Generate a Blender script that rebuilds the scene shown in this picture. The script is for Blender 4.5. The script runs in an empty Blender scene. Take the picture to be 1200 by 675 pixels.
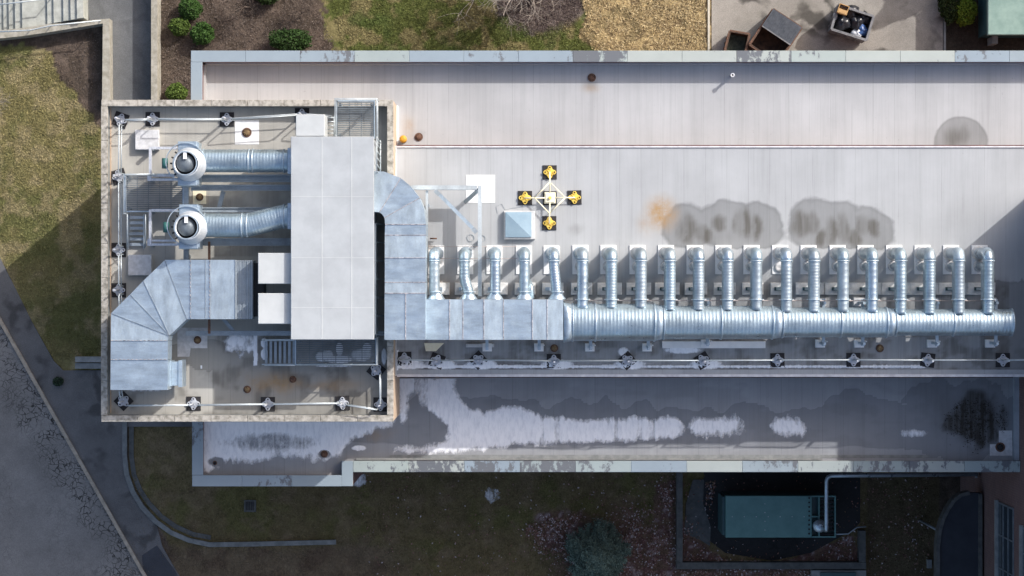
import bpy, bmesh, math, random
import numpy as np
from mathutils import Vector, Matrix, Euler
R = math.radians
random.seed(7); rng = np.random.default_rng(7)
scene = bpy.context.scene
COL = scene.collection

# ------------------------------------------------------------------ camera, sky, sun, exposure
CAMZ, FPX = 96.0, 2376.0
cam_d = bpy.data.cameras.new("camera"); cam = bpy.data.objects.new("camera", cam_d); COL.objects.link(cam)
cam.location = (0, 0, CAMZ); cam.rotation_euler = (0, 0, 0)
cam_d.sensor_width = 36.0; cam_d.lens = 36.0 * FPX / 1200.0
cam_d.clip_start = 1.0; cam_d.clip_end = 2000.0
scene.camera = cam
SUN_EL = R(35.0); SDX, SDY = 0.762, 0.648        # horizontal direction TOWARDS the sun (east, north)
world = bpy.data.worlds.new("World"); scene.world = world; world.use_nodes = True
wn = world.node_tree.nodes; wl = world.node_tree.links; wn.clear()
wo = wn.new('ShaderNodeOutputWorld'); wb = wn.new('ShaderNodeBackground'); sky = wn.new('ShaderNodeTexSky')
sky.sky_type = 'NISHITA'; sky.sun_disc = False; sky.sun_elevation = SUN_EL
sky.sun_rotation = math.atan2(SDX, SDY)
sky.air_density = 1.0; sky.dust_density = 4.5; sky.ozone_density = 1.15
wb.inputs['Strength'].default_value = 0.15
wl.new(sky.outputs[0], wb.inputs[0]); wl.new(wb.outputs[0], wo.inputs[0])
sd = bpy.data.lights.new("sun", 'SUN'); sd.energy = 2.75; sd.angle = R(0.55); sd.color = (1.0, 0.972, 0.94)
sun = bpy.data.objects.new("sun", sd); COL.objects.link(sun)
dv = Vector((SDX * math.cos(SUN_EL), SDY * math.cos(SUN_EL), math.sin(SUN_EL)))
sun.rotation_euler = dv.to_track_quat('Z', 'Y').to_euler(); sun.location = dv * 60
scene.view_settings.view_transform = 'Standard'; scene.view_settings.look = 'None'
scene.view_settings.exposure = 0.47; scene.view_settings.gamma = 1.0
scene.view_settings.use_curve_mapping = False
scene.render.engine = 'CYCLES'
scene.cycles.max_bounces = 6

# ------------------------------------------------------------------ levels (metres)
ZT, ZD, ZM, ZN, ZNC, ZS, ZSC = 15.5, 14.85, 14.0, 13.1, 13.95, 10.95, 11.4
def P(px, py, z=0.0):
    s = (CAMZ - z) / FPX
    return Vector(((px - 600) * s, (337.5 - py) * s, z))
def XY(px, py, z=0.0):
    p = P(px, py, z); return (p.x, p.y)
def S(z): return (CAMZ - z) / FPX

# ------------------------------------------------------------------ numpy noise
def vnoise(x, y, seed=0):
    x = np.asarray(x, float); y = np.asarray(y, float)
    xi = np.floor(x).astype(np.int64); yi = np.floor(y).astype(np.int64)
    xf = x - xi; yf = y - yi
    u = xf * xf * (3 - 2 * xf); v = yf * yf * (3 - 2 * yf)
    def h(a, b):
        n = (a * 374761393 + b * 668265263 + seed * 974634777) & 0xffffffff
        n = ((n ^ (n >> 13)) * 1274126177) & 0xffffffff
        return ((n ^ (n >> 16)) & 0xffff) / 65535.0
    return (h(xi, yi) * (1 - u) + h(xi + 1, yi) * u) * (1 - v) + (h(xi, yi + 1) * (1 - u) + h(xi + 1, yi + 1) * u) * v
def fbm(x, y, seed=0, o=4):
    a = 0; t = 0; w = 1.0
    for k in range(o):
        a = a + vnoise(x * 2 ** k, y * 2 ** k, seed + k) * w; t += w; w *= .55
    return a / t
def inpoly(x, y, poly):
    ins = np.zeros(x.shape, bool); n = len(poly)
    for i in range(n):
        x0, y0 = poly[i]; x1, y1 = poly[(i + 1) % n]
        if y0 == y1: continue
        c = ((y0 > y) != (y1 > y)) & (x < (x1 - x0) * (y - y0) / (y1 - y0) + x0)
        ins ^= c
    return ins
def sstep(a, b, x):
    t = np.clip((x - a) / (b - a), 0, 1); return t * t * (3 - 2 * t)
def ell(X, Y, cx, cy, rx, ry): return 1 - np.sqrt(((X - cx) / rx) ** 2 + ((Y - cy) / ry) ** 2)

# ------------------------------------------------------------------ materials
def nodes_of(m): return m.node_tree.nodes, m.node_tree.links
def setc(i, c): i.default_value = (c[0], c[1], c[2], 1)
def new_mat(name):
    m = bpy.data.materials.new(name); m.use_nodes = True
    n, l = nodes_of(m); b = n.get('Principled BSDF'); g = n.new('ShaderNodeNewGeometry')
    return m, n, l, b, g
def noise(n, l, g, scale, det=4, rough=.6, vec=None, stretch=None):
    t = n.new('ShaderNodeTexNoise'); t.inputs['Scale'].default_value = scale
    t.inputs['Detail'].default_value = det; t.inputs['Roughness'].default_value = rough
    src = vec if vec is not None else g.outputs['Position']
    if stretch:
        mp = n.new('ShaderNodeMapping'); mp.inputs['Scale'].default_value = stretch
        l.new(src, mp.inputs['Vector']); src = mp.outputs[0]
    l.new(src, t.inputs['Vector']); return t.outputs['Fac']
def ramp(n, l, fac, stops):
    r = n.new('ShaderNodeValToRGB'); e = r.color_ramp.elements
    e[0].position, e[0].color = stops[0][0], (*stops[0][1], 1)
    e[1].position, e[1].color = stops[-1][0], (*stops[-1][1], 1)
    for p, c in stops[1:-1]:
        k = e.new(p); k.color = (*c, 1)
    l.new(fac, r.inputs[0]); return r.outputs[0]
def mix(n, l, fac, a, b, mode='MIX'):
    m = n.new('ShaderNodeMix'); m.data_type = 'RGBA'; m.blend_type = mode
    if isinstance(fac, (int, float)): m.inputs[0].default_value = fac
    else: l.new(fac, m.inputs[0])
    for i, v in ((6, a), (7, b)):
        if isinstance(v, tuple): m.inputs[i].default_value = (*v, 1)
        else: l.new(v, m.inputs[i])
    return m.outputs[2]
def maths(n, l, op, a, b=None, c=None, clamp=False):
    m = n.new('ShaderNodeMath'); m.operation = op; m.use_clamp = clamp
    for i, v in enumerate((a, b, c)):
        if v is None: continue
        if isinstance(v, (int, float)): m.inputs[i].default_value = v
        else: l.new(v, m.inputs[i])
    return m.outputs[0]
def attr(n, name, out='Fac'):
    a = n.new('ShaderNodeAttribute'); a.attribute_name = name; return a.outputs[out]
def bump(n, l, b, h, strength=.3, dist=.02):
    u = n.new('ShaderNodeBump'); u.inputs['Strength'].default_value = strength; u.inputs['Distance'].default_value = dist
    l.new(h, u.inputs['Height']); l.new(u.outputs[0], b.inputs['Normal'])
def G(v): return (v, v, v)

def simple(name, c1, c2, scale=3, rough=.7, metal=0.0, bs=.2, bd=.01, bscale=None, spec=.5, stretch=None, lo=.35, hi=.65):
    m, n, l, b, g = new_mat(name)
    f = noise(n, l, g, scale, 5, .65, stretch=stretch)
    l.new(ramp(n, l, f, [(lo, c1), (hi, c2)]), b.inputs['Base Color'])
    b.inputs['Roughness'].default_value = rough; b.inputs['Metallic'].default_value = metal
    b.inputs['Specular IOR Level'].default_value = spec
    if bs: bump(n, l, b, noise(n, l, g, bscale or scale * 6, 3), bs, bd)
    return m

def galv(name, base, rough=.38, streak=(1, 1, 1), metal=.85):
    m, n, l, b, g = new_mat(name)
    f = noise(n, l, g, 1.3, 5, .7, stretch=streak)
    c = ramp(n, l, f, [(.3, tuple(v * .76 for v in base)), (.5, base), (.72, tuple(min(1, v * 1.2) for v in base))])
    f2 = noise(n, l, g, 14, 2, .5)
    c = mix(n, l, .35, c, ramp(n, l, f2, [(.35, G(.8)), (.65, G(1.0))]), 'MULTIPLY')
    vo = n.new('ShaderNodeTexVoronoi'); vo.inputs['Scale'].default_value = 22
    l.new(g.outputs['Position'], vo.inputs['Vector'])
    c = mix(n, l, .2, c, ramp(n, l, vo.outputs['Distance'], [(.1, G(.6)), (.8, G(1))]), 'MULTIPLY')
    l.new(c, b.inputs['Base Color']); b.inputs['Metallic'].default_value = metal
    rr = ramp(n, l, noise(n, l, g, 2.4, 4), [(.3, G(rough - .08)), (.7, G(rough + .14))])
    l.new(rr, b.inputs['Roughness'])
    bump(n, l, b, noise(n, l, g, 1.6, 2), .12, .06)
    return m

M = {}
M['galv'] = galv('galvanised_steel', (.50, .60, .68), .36, (.5, 2.2, 1), metal=.7)
M['galv2'] = galv('dull_galvanised_sheet', (.50, .59, .655), .42, (2.2, .6, 1), .6)
M['galvp'] = galv('spiral_duct_steel', (.44, .54, .60), .33, metal=.72)
M['galvp2'] = galv('dull_spiral_duct_steel', (.40, .47, .52), .40, metal=.65)
M['galvp3'] = galv('bright_spiral_duct_steel', (.52, .62, .70), .3, metal=.8)
M['steelbeam'] = galv('galvanised_beam', (.36, .41, .45), .55, metal=.45)
M['rail'] = galv('rail_tube', (.55, .60, .62), .5, metal=.4)
M['bolt'] = simple('sealant_seam', (.10, .10, .11), (.62, .57, .58), 9, .7, 0, 0)
M['stand'] = simple('bright_galvanised_casting', (.50, .52, .56), (.68, .70, .74), 9, .45, .3, .1)
M['grate'] = simple('dark_steel_grating', (.13, .15, .17), (.22, .25, .27), 3, .6, .3, 0)
M['dark'] = simple('black_void', (.012, .012, .014), (.02, .02, .022), 3, .8, 0, 0)
M['rubber'] = simple('rubber_mat', (.018, .017, .019), (.035, .033, .036), 12, .85, 0, .2)
M['white'] = simple('clean_white_membrane', (.80, .80, .80), (.88, .88, .87), 4, .6, 0, .05)
M['offwhite'] = simple('weathered_white_curb', (.48, .48, .48), (.66, .66, .67), 5, .65, 0, .1)
M['panel'] = simple('painted_panel', (.38, .40, .415), (.44, .465, .48), 1.2, .5, 0, .05, bscale=3)
M['yellow'] = simple('yellow_paint', (.78, .55, .10), (.88, .68, .16), 8, .45, 0, .05)
M['cream'] = simple('cream_paint', (.86, .78, .55), (.92, .86, .66), 6, .45, 0, .05)
M['orange'] = simple('orange_cap', (.50, .24, .015), (.62, .33, .03), 10, .6, 0, .1)
M['panelw'] = simple('white_painted_hood', (.47, .49, .49), (.54, .56, .56), 1.2, .5, 0, .05, bscale=3)
M['rust'] = simple('rusty_iron', (.08, .042, .028), (.19, .10, .065), 14, .85, 0, .4)
M['brass'] = simple('brown_strainer', (.16, .10, .045), (.27, .18, .09), 14, .7, 0, .3)
M['rust2'] = simple('rusty_dumpster_steel', (.045, .03, .022), (.12, .07, .045), 4, .85, 0, .3)
M['dumpgrey'] = simple('grey_dumpster_paint', (.12, .125, .135), (.22, .22, .23), 4, .6, 0, .1)
M['lid'] = simple('ribbed_plastic_lid', (.045, .055, .07), (.085, .095, .115), 6, .5, 0, .1)
M['bag'] = simple('black_bag', (.012, .013, .018), (.03, .032, .04), 7, .28, 0, .5, .03, 5)
M['bluebag'] = simple('blue_bag', (.03, .07, .22), (.08, .16, .35), 7, .35, 0, .5, .03, 5)
M['whitebag'] = simple('white_bag', (.55, .58, .62), (.75, .76, .78), 7, .4, 0, .5, .03, 5)
M['card'] = simple('cardboard', (.42, .25, .10), (.52, .33, .15), 5, .8, 0, .1)
M['lime'] = simple('limestone_coping', (.20, .185, .155), (.46, .43, .38), 5.5, .85, 0, .35, .01, 16, lo=.36, hi=.6)
M['conc'] = simple('concrete', (.19, .20, .20), (.29, .30, .295), 3, .85, 0, .25)
M['concdark'] = simple('old_damp_concrete', (.065, .068, .066), (.115, .118, .112), 3, .85, 0, .25)
M['concwall'] = simple('retaining_wall_concrete', (.25, .235, .19), (.40, .38, .33), 3.5, .85, 0, .25)
M['stair'] = simple('pale_stair_stone', (.30, .31, .28), (.45, .46, .42), 2.5, .85, 0, .2)
M['terra'] = simple('tan_wall_render', (.48, .36, .26), (.58, .44, .32), 3, .85, 0, .15)
M['redbase'] = simple('red_brown_flashing', (.10, .045, .04), (.20, .09, .075), 6, .8, 0, .1)
M['green'] = simple('green_metal_cladding', (.06, .17, .17), (.085, .215, .21), 1.5, .45, 0, .05)
M['greendark'] = simple('dark_green_metal', (.03, .075, .085), (.04, .10, .11), 2, .5, 0, .05)
M['shed'] = simple('green_shed_roof', (.17, .27, .24), (.24, .35, .31), 2, .6, 0, .1)
M['navy'] = simple('navy_canopy_membrane', (.017, .022, .032), (.028, .034, .046), 1.5, .7, 0, .1)
M['bark'] = simple('pale_grey_bark', (.22, .19, .16), (.42, .37, .32), 10, .9, 0, .4)
M['barkd'] = simple('brown_bark', (.10, .075, .06), (.18, .14, .115), 10, .9, 0, .4)
M['mot'] = simple('green_motor', (.03, .12, .11), (.05, .17, .15), 8, .4, 0, .1)
M['blueglass'] = simple('blue_plastic_dome', (.25, .35, .43), (.30, .41, .49), 2, .3, 0, .03)

# window glass
m, n, l, b, g = new_mat('dark_window_glass'); setc(b.inputs['Base Color'], (.03, .045, .055)); b.inputs['Roughness'].default_value = .08
b.inputs['Specular IOR Level'].default_value = .8; M['glass'] = m
# grating (a real perforated look is built as bars)
# aged painted coping with peeling
def coping_mat():
    m, n, l, b, g = new_mat('weathered_painted_coping')
    base = attr(n, 'Col', 'Color')
    f = noise(n, l, g, 1.1, 3, .6)
    base = mix(n, l, .5, base, ramp(n, l, f, [(.3, G(.82)), (.7, G(1.0))]), 'MULTIPLY')
    pe = noise(n, l, g, 3.2, 6, .7, stretch=(1.0, .55, 1))
    big = noise(n, l, g, .33, 2, .5)
    thr = maths(n, l, 'ADD', pe, maths(n, l, 'MULTIPLY', big, .9))
    thr = maths(n, l, 'ADD', thr, attr(n, 'peel'))
    mask = ramp(n, l, maths(n, l, 'MULTIPLY', thr, .5), [(.57, G(0)), (.60, G(1))])
    col = mix(n, l, mask, base, (.13, .14, .155))
    l.new(col, b.inputs['Base Color']); b.inputs['Roughness'].default_value = .6
    bump(n, l, b, noise(n, l, g, 5, 4), .15, .01)
    return m
M['coping'] = coping_mat()

def roof_mat(name, c, wetc, seam=.62, streak=.5, seamgap=.868, dirt=(.085, .078, .066)):
    m, n, l, b, g = new_mat(name)
    sep = n.new('ShaderNodeSeparateXYZ'); l.new(g.outputs['Position'], sep.inputs[0])
    x = sep.outputs[0]
    col = ramp(n, l, noise(n, l, g, .35, 5, .6), [(.3, tuple(v * .88 for v in c)), (.7, tuple(min(1, v * 1.07) for v in c))])
    st = noise(n, l, g, 1.0, 5, .8, stretch=(1.5, .06, 1))
    col = mix(n, l, streak, col, ramp(n, l, st, [(.3, G(.66)), (.5, G(.93)), (.62, G(1.0))]), 'MULTIPLY')
    st2 = noise(n, l, g, 1.0, 2, .5, stretch=(11, .22, 1))
    col = mix(n, l, streak * .55, col, ramp(n, l, st2, [(.30, G(.72)), (.46, G(1.0))]), 'MULTIPLY')
    # welded seams
    fr = maths(n, l, 'FRACT', maths(n, l, 'MULTIPLY', x, 1 / seamgap))
    ln = maths(n, l, 'LESS_THAN', fr, .026)
    w = noise(n, l, g, .8, 3, .6)
    ln = maths(n, l, 'MULTIPLY', ln, ramp(n, l, w, [(.35, G(.15)), (.65, G(1))]))
    col = mix(n, l, maths(n, l, 'MULTIPLY', ln, 1 - seam), col, tuple(v * .35 for v in c))
    # speckle dirt
    sp = noise(n, l, g, 6.0, 5, .8)
    col = mix(n, l, .8, col, ramp(n, l, sp, [(.27, G(.60)), (.36, G(1.0))]), 'MULTIPLY')
    wetn = maths(n, l, 'ADD', attr(n, 'wet_and_shade'), maths(n, l, 'MULTIPLY', maths(n, l, 'SUBTRACT', noise(n, l, g, 2.5, 4), .5), .25))
    wm = ramp(n, l, wetn, [(.30, G(0)), (.50, G(.70)), (.56, G(.88)), (.78, G(.74))])
    col = mix(n, l, wm, col, mix(n, l, 1.0, col, wetc, 'MULTIPLY'))
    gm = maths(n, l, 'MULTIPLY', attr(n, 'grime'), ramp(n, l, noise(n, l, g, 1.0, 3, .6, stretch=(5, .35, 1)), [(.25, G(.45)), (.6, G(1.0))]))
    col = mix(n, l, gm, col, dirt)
    rm = maths(n, l, 'MULTIPLY', attr(n, 'rust'), ramp(n, l, noise(n, l, g, 2.0, 5, .75), [(.3, G(.25)), (.62, G(1.0))]))
    col = mix(n, l, rm, col, (.36, .22, .09))
    l.new(col, b.inputs['Base Color'])
    rr = mix(n, l, wm, G(.62), G(.42)); l.new(rr, b.inputs['Roughness'])
    b.inputs['Specular IOR Level'].default_value = .35
    h = maths(n, l, 'ADD', noise(n, l, g, 1.5, 4), maths(n, l, 'MULTIPLY', fr, .15))
    bump(n, l, b, h, .10, .03)
    return m
M['roofmain'] = roof_mat('main_roof_membrane', (.415, .428, .442), (.50, .50, .495), streak=.42)
M['roofnorth'] = roof_mat('north_roof_membrane', (.45, .452, .458), (.50, .50, .49), streak=.42)
M['roofsouth'] = roof_mat('south_roof_membrane', (.33, .34, .355), (.62, .63, .65), streak=.35, dirt=(.030, .027, .022))
M['deck'] = roof_mat('deck_membrane', (.45, .435, .395), (.6, .6, .6), streak=.3)

def ground_mat():
    m, n, l, b, g = new_mat('ground_surface')
    base = attr(n, 'Col', 'Color')
    f = noise(n, l, g, 1.7, 7, .78)
    c = mix(n, l, 1.0, base, ramp(n, l, f, [(.28, G(.58)), (.5, G(1.0)), (.72, G(1.4))]), 'MULTIPLY')
    f2 = noise(n, l, g, 14, 6, .85, stretch=(1, .7, 1))
    c = mix(n, l, 1.0, c, ramp(n, l, f2, [(.3, G(.55)), (.55, G(1.05)), (.75, G(1.65))]), 'MULTIPLY')
    l.new(c, b.inputs['Base Color']); b.inputs['Roughness'].default_value = .95; b.inputs['Specular IOR Level'].default_value = .1
    bump(n, l, b, noise(n, l, g, 12, 6, .8), .8, .07)
    return m
M['ground'] = ground_mat()

def asphalt(name, c, crack=0.0, cscale=1.6):
    m, n, l, b, g = new_mat(name)
    col = ramp(n, l, noise(n, l, g, .35, 6, .7), [(.3, tuple(v * .72 for v in c)), (.7, tuple(v * 1.25 for v in c))])
    col = mix(n, l, .8, col, ramp(n, l, noise(n, l, g, 25, 4, .8), [(.3, G(.6)), (.7, G(1.25))]), 'MULTIPLY')
    wob = n.new('ShaderNodeTexNoise'); wob.inputs['Scale'].default_value = 1.3; l.new(g.outputs['Position'], wob.inputs['Vector'])
    va = n.new('ShaderNodeVectorMath'); va.operation = 'MULTIPLY_ADD'; va.inputs[1].default_value = (.9, .9, .9)
    l.new(wob.outputs['Color'], va.inputs[0]); l.new(g.outputs['Position'], va.inputs[2])
    vo = n.new('ShaderNodeTexVoronoi'); vo.feature = 'DISTANCE_TO_EDGE'; vo.inputs['Scale'].default_value = cscale
    l.new(va.outputs[0], vo.inputs['Vector'])
    ck = ramp(n, l, vo.outputs['Distance'], [(.03, G(1)), (.085, G(0))])
    if crack == 'attr': ck = maths(n, l, 'MULTIPLY', maths(n, l, 'MULTIPLY', ck, attr(n, 'crack')), ramp(n, l, noise(n, l, g, 1.1, 4, .7), [(.40, G(.15)), (.55, G(1))]))
    else: ck = maths(n, l, 'MULTIPLY', maths(n, l, 'MULTIPLY', ck, crack), ramp(n, l, noise(n, l, g, .5, 3), [(.45, G(0)), (.6, G(1))]))
    col = mix(n, l, ck, col, tuple(v * .16 for v in c))
    l.new(col, b.inputs['Base Color']); b.inputs['Roughness'].default_value = .9; b.inputs['Specular IOR Level'].default_value = .2
    bump(n, l, b, maths(n, l, 'SUBTRACT', noise(n, l, g, 30, 4), ck), .4, .01)
    return m
M['road'] = asphalt('worn_road_asphalt', (.215, .207, .20), 'attr', 4.2)
M['walk'] = asphalt('footpath_asphalt', (.145, .143, .145), .5, .4)
M['yard'] = asphalt('pale_yard_asphalt', (.31, .29, .26), .8, .35)
M['path'] = asphalt('grey_path', (.14, .145, .15), .2, .5)

def brick_mat():
    m, n, l, b, g = new_mat('red_brick')
    sep = n.new('ShaderNodeSeparateXYZ'); l.new(g.outputs['Position'], sep.inputs[0])
    cb = n.new('ShaderNodeCombineXYZ'); l.new(maths(n, l, 'ADD', sep.outputs[0], sep.outputs[1]), cb.inputs[0]); l.new(sep.outputs[2], cb.inputs[1])
    br = n.new('ShaderNodeTexBrick'); br.inputs['Scale'].default_value = 1.0
    br.inputs['Brick Width'].default_value = .21; br.inputs['Row Height'].default_value = .075; br.inputs['Mortar Size'].default_value = .008
    setc(br.inputs['Color1'], (.17, .085, .075)); setc(br.inputs['Color2'], (.12, .06, .055)); setc(br.inputs['Mortar'], (.22, .19, .18))
    l.new(cb.outputs[0], br.inputs['Vector'])
    c = mix(n, l, .6, br.outputs['Color'], ramp(n, l, noise(n, l, g, 1.2, 4), [(.3, G(.7)), (.7, G(1.15))]), 'MULTIPLY')
    l.new(c, b.inputs['Base Color']); b.inputs['Roughness'].default_value = .9
    return m
M['brick'] = brick_mat()

def leaf_mat(name, rough=.7):
    m, n, l, b, g = new_mat(name)
    l.new(attr(n, 'Col', 'Color'), b.inputs['Base Color']); b.inputs['Roughness'].default_value = rough
    b.inputs['Specular IOR Level'].default_value = .2
    return m
M['leaf'] = leaf_mat('leaf_tissue')
m, n, l, b, g = new_mat('old_snow'); l.new(ramp(n, l, noise(n, l, g, 4, 6, .7, stretch=(2, .5, 1)), [(.3, (.70, .72, .76)), (.55, (.90, .91, .93))]), b.inputs['Base Color'])
b.inputs['Roughness'].default_value = .8; bump(n, l, b, noise(n, l, g, 6, 4), .3, .02); 
al = maths(n, l, 'ADD', attr(n, 'dens'), maths(n, l, 'MULTIPLY', maths(n, l, 'SUBTRACT', noise(n, l, g, 9, 6, .8, stretch=(1, .45, 1)), .5), .55))
ra = ramp(n, l, al, [(.25, G(0)), (.50, G(.5)), (.78, G(1))]); l.new(ra, b.inputs['Alpha']); M['snow'] = m

# ------------------------------------------------------------------ mesh builder
class MB:
    def __init__(s): s.v = []; s.f = []; s.smooth = []
    def add(s, vs, fs, sm=False):
        o = len(s.v); s.v += [tuple(v) for v in vs]; s.f += [tuple(i + o for i in f) for f in fs]; s.smooth += [sm] * len(fs); return s
    def box(s, x0, x1, y0, y1, z0, z1, rot=None, piv=None):
        vs = [Vector((x, y, z)) for z in (z0, z1) for y in (y0, y1) for x in (x0, x1)]
        if rot is not None:
            pv = Vector(piv) if piv is not None else Vector(((x0 + x1) / 2, (y0 + y1) / 2, (z0 + z1) / 2))
            mt = rot if isinstance(rot, Matrix) else Matrix.Rotation(rot, 3, 'Z')
            vs = [mt @ (v - pv) + pv for v in vs]
        return s.add(vs, [(0, 2, 3, 1), (4, 5, 7, 6), (0, 1, 5, 4), (2, 6, 7, 3), (0, 4, 6, 2), (1, 3, 7, 5)])
    def bbox(s, x0, x1, y0, y1, z0, z1, bv=.02):   # box with chamfered top edges
        vs = []
        for z, k in ((z0, 0), (z1 - bv, 0), (z1, bv)):
            vs += [(x0 + k, y0 + k, z), (x1 - k, y0 + k, z), (x1 - k, y1 - k, z), (x0 + k, y1 - k, z)]
        fs = [(3, 2, 1, 0), (8, 9, 10, 11)]
        for a in (0, 4):
            for i in range(4): fs.append((a + i, a + (i + 1) % 4, a + 4 + (i + 1) % 4, a + 4 + i))
        return s.add(vs, fs)
    def prism(s, poly, z0, z1):
        ar = sum(poly[i][0] * poly[(i + 1) % len(poly)][1] - poly[(i + 1) % len(poly)][0] * poly[i][1] for i in range(len(poly)))
        if ar < 0: poly = poly[::-1]
        n = len(poly); vs = [(x, y, z0) for x, y in poly] + [(x, y, z1) for x, y in poly]
        fs = [tuple(range(n - 1, -1, -1)), tuple(range(n, 2 * n))] + [(i, (i + 1) % n, n + (i + 1) % n, n + i) for i in range(n)]
        return s.add(vs, fs)
    def beam(s, a, b, w, h, up=(0, 0, 1)):
        a = Vector(a); b = Vector(b); d = (b - a).normalized(); u = Vector(up)
        if abs(d.dot(u)) > .98: u = Vector((1, 0, 0))
        sx = d.cross(u).normalized(); uu = sx.cross(d).normalized()
        vs = [p + sx * (i * w / 2) + uu * (j * h / 2) for p in (a, b) for (i, j) in ((-1, -1), (1, -1), (1, 1), (-1, 1))]
        return s.add(vs, [(0, 1, 2, 3)[::-1], (4, 5, 6, 7), (0, 1, 5, 4), (1, 2, 6, 5), (2, 3, 7, 6), (3, 0, 4, 7)])
    def tube(s, pts, r, n=10, cap=True):
        pts = [Vector(p) for p in pts]; rs = r if isinstance(r, (list, tuple)) else [r] * len(pts)
        rings = []; pu = None
        for i, p in enumerate(pts):
            if i == 0: d = pts[1] - p
            elif i == len(pts) - 1: d = p - pts[i - 1]
            else: d = (pts[i + 1] - p).normalized() + (p - pts[i - 1]).normalized()
            d.normalize()
            if pu is None:
                pu = Vector((0, 0, 1)) if abs(d.z) < .9 else Vector((1, 0, 0))
            sx = d.cross(pu).normalized(); pu = sx.cross(d).normalized()
            rings.append([p + (sx * math.cos(t) + pu * math.sin(t)) * rs[i] for t in [2 * math.pi * k / n for k in range(n)]])
        o = len(s.v); vs = [v for rg in rings for v in rg]
        fs = [(i * n + k, i * n + (k + 1) % n, (i + 1) * n + (k + 1) % n, (i + 1) * n + k) for i in range(len(pts) - 1) for k in range(n)]
        s.add(vs, fs, True)
        if cap:
            s.f += [tuple(o + k for k in range(n))[::-1], tuple(o + (len(pts) - 1) * n + k for k in range(n))]; s.smooth += [False, False]
        return s
    def cyl(s, c, r, h, n=20, r2=None):
        return s.tube([c, (c[0], c[1], c[2] + h)], [r, r if r2 is None else r2], n)
    def ring(s, c, ro, ri, h, n=24):
        vs = []; fs = []
        for k in range(n):
            t = 2 * math.pi * k / n; a, b = math.cos(t), math.sin(t)
            vs += [(c[0] + a * ro, c[1] + b * ro, c[2]), (c[0] + a * ro, c[1] + b * ro, c[2] + h), (c[0] + a * ri, c[1] + b * ri, c[2] + h), (c[0] + a * ri, c[1] + b * ri, c[2])]
        for k in range(n):
            i = k * 4; j = ((k + 1) % n) * 4
            for q in range(4): fs.append((i + q, j + q, j + (q + 1) % 4, i + (q + 1) % 4))
        return s.add(vs, fs)
    def lathe(s, c, prof, n=28, axis='Z', caps=True):
        vs = []; fs = []; m = len(prof)
        for k in range(n):
            t = 2 * math.pi * k / n; a, b = math.cos(t), math.sin(t)
            for r, h in prof:
                if axis == 'Z': vs.append((c[0] + a * r, c[1] + b * r, c[2] + h))
                elif axis == 'X': vs.append((c[0] + h, c[1] + a * r, c[2] + b * r))
                else: vs.append((c[0] + a * r, c[1] + h, c[2] + b * r))
        for k in range(n):
            for j in range(m - 1): fs.append((k * m + j, ((k + 1) % n) * m + j, ((k + 1) % n) * m + j + 1, k * m + j + 1))
        s.add(vs, fs, True)
        if caps:
            o = len(s.v) - n * m
            s.f += [tuple(o + k * m for k in range(n))[::-1], tuple(o + k * m + m - 1 for k in range(n))]; s.smooth += [False, False]
        return s

def link_mesh(name, v, f, mat, smooth=None):
    me = bpy.data.meshes.new(name); me.from_pydata(v, [], f); me.materials.append(mat)
    if smooth is not None and any(smooth): me.polygons.foreach_set('use_smooth', smooth)
    me.update(); o = bpy.data.objects.new(name, me); COL.objects.link(o); return o
def fix_normals(o):
    bm = bmesh.new(); bm.from_mesh(o.data); bmesh.ops.recalc_face_normals(bm, faces=bm.faces); bm.to_mesh(o.data); bm.free()
ROOTLOC = {}
def thing(name, label, cat, loc=(0, 0, 0), group=None, rz=0):
    o = bpy.data.objects.new(name, None); o.empty_display_size = .2; COL.objects.link(o)
    o.location = loc; o.rotation_euler = (0, 0, rz); o['label'] = label; o['category'] = cat
    if group: o['group'] = group
    ROOTLOC[o.name] = Vector(loc); return o
def part(name, mb, mat, parent, label=None, fix=True):
    L = ROOTLOC[parent.name]
    o = link_mesh(name, [(x - L.x, y - L.y, z - L.z) for x, y, z in mb.v], mb.f, mat, mb.smooth)
    if fix: fix_normals(o)
    o.parent = parent; ROOTLOC[o.name] = L
    if label: o['label'] = label
    return o
def parts(name, mbs, mat, parent):
    return [part(name, q_, mat, parent) for q_ in mbs]
def single(name, mb, mat, label, cat, loc, group=None, fix=True):
    L = Vector(loc); o = link_mesh(name, [(x - L.x, y - L.y, z - L.z) for x, y, z in mb.v], mb.f, mat, mb.smooth)
    if fix: fix_normals(o)
    o.location = L; o['label'] = label; o['category'] = cat
    if group: o['group'] = group
    ROOTLOC[o.name] = L; return o
def struct(name, mb, mat):
    o = link_mesh(name, mb.v, mb.f, mat, mb.smooth); fix_normals(o); o['kind'] = 'structure'; return o
def dup(root, loc, rz, label, group=None):
    r = root.copy(); COL.objects.link(r); r.location = loc; r.rotation_euler = (0, 0, rz); r['label'] = label
    if group: r['group'] = group
    for ch in list(root.children):
        c = ch.copy(); COL.objects.link(c); c.parent = r
        for g_ in list(ch.children):
            d = g_.copy(); COL.objects.link(d); d.parent = c
    return r
def paint(o, cols):       # per-vertex colour attribute from an (n,3) array
    a = o.data.color_attributes.new('Col', 'FLOAT_COLOR', 'POINT')
    c = np.ones((len(o.data.vertices), 4), np.float32); c[:, :3] = cols; a.data.foreach_set('color', c.ravel())
def fattr(o, name, vals):
    a = o.data.attributes.new(name, 'FLOAT', 'POINT'); a.data.foreach_set('value', np.asarray(vals, np.float32).ravel())
ORD = ['first', 'second', 'third', 'fourth', 'fifth', 'sixth', 'seventh', 'eighth', 'ninth', 'tenth', 'eleventh', 'twelfth', 'thirteenth',
       'fourteenth', 'fifteenth', 'sixteenth', 'seventeenth', 'eighteenth', 'nineteenth', 'twentieth']
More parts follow.
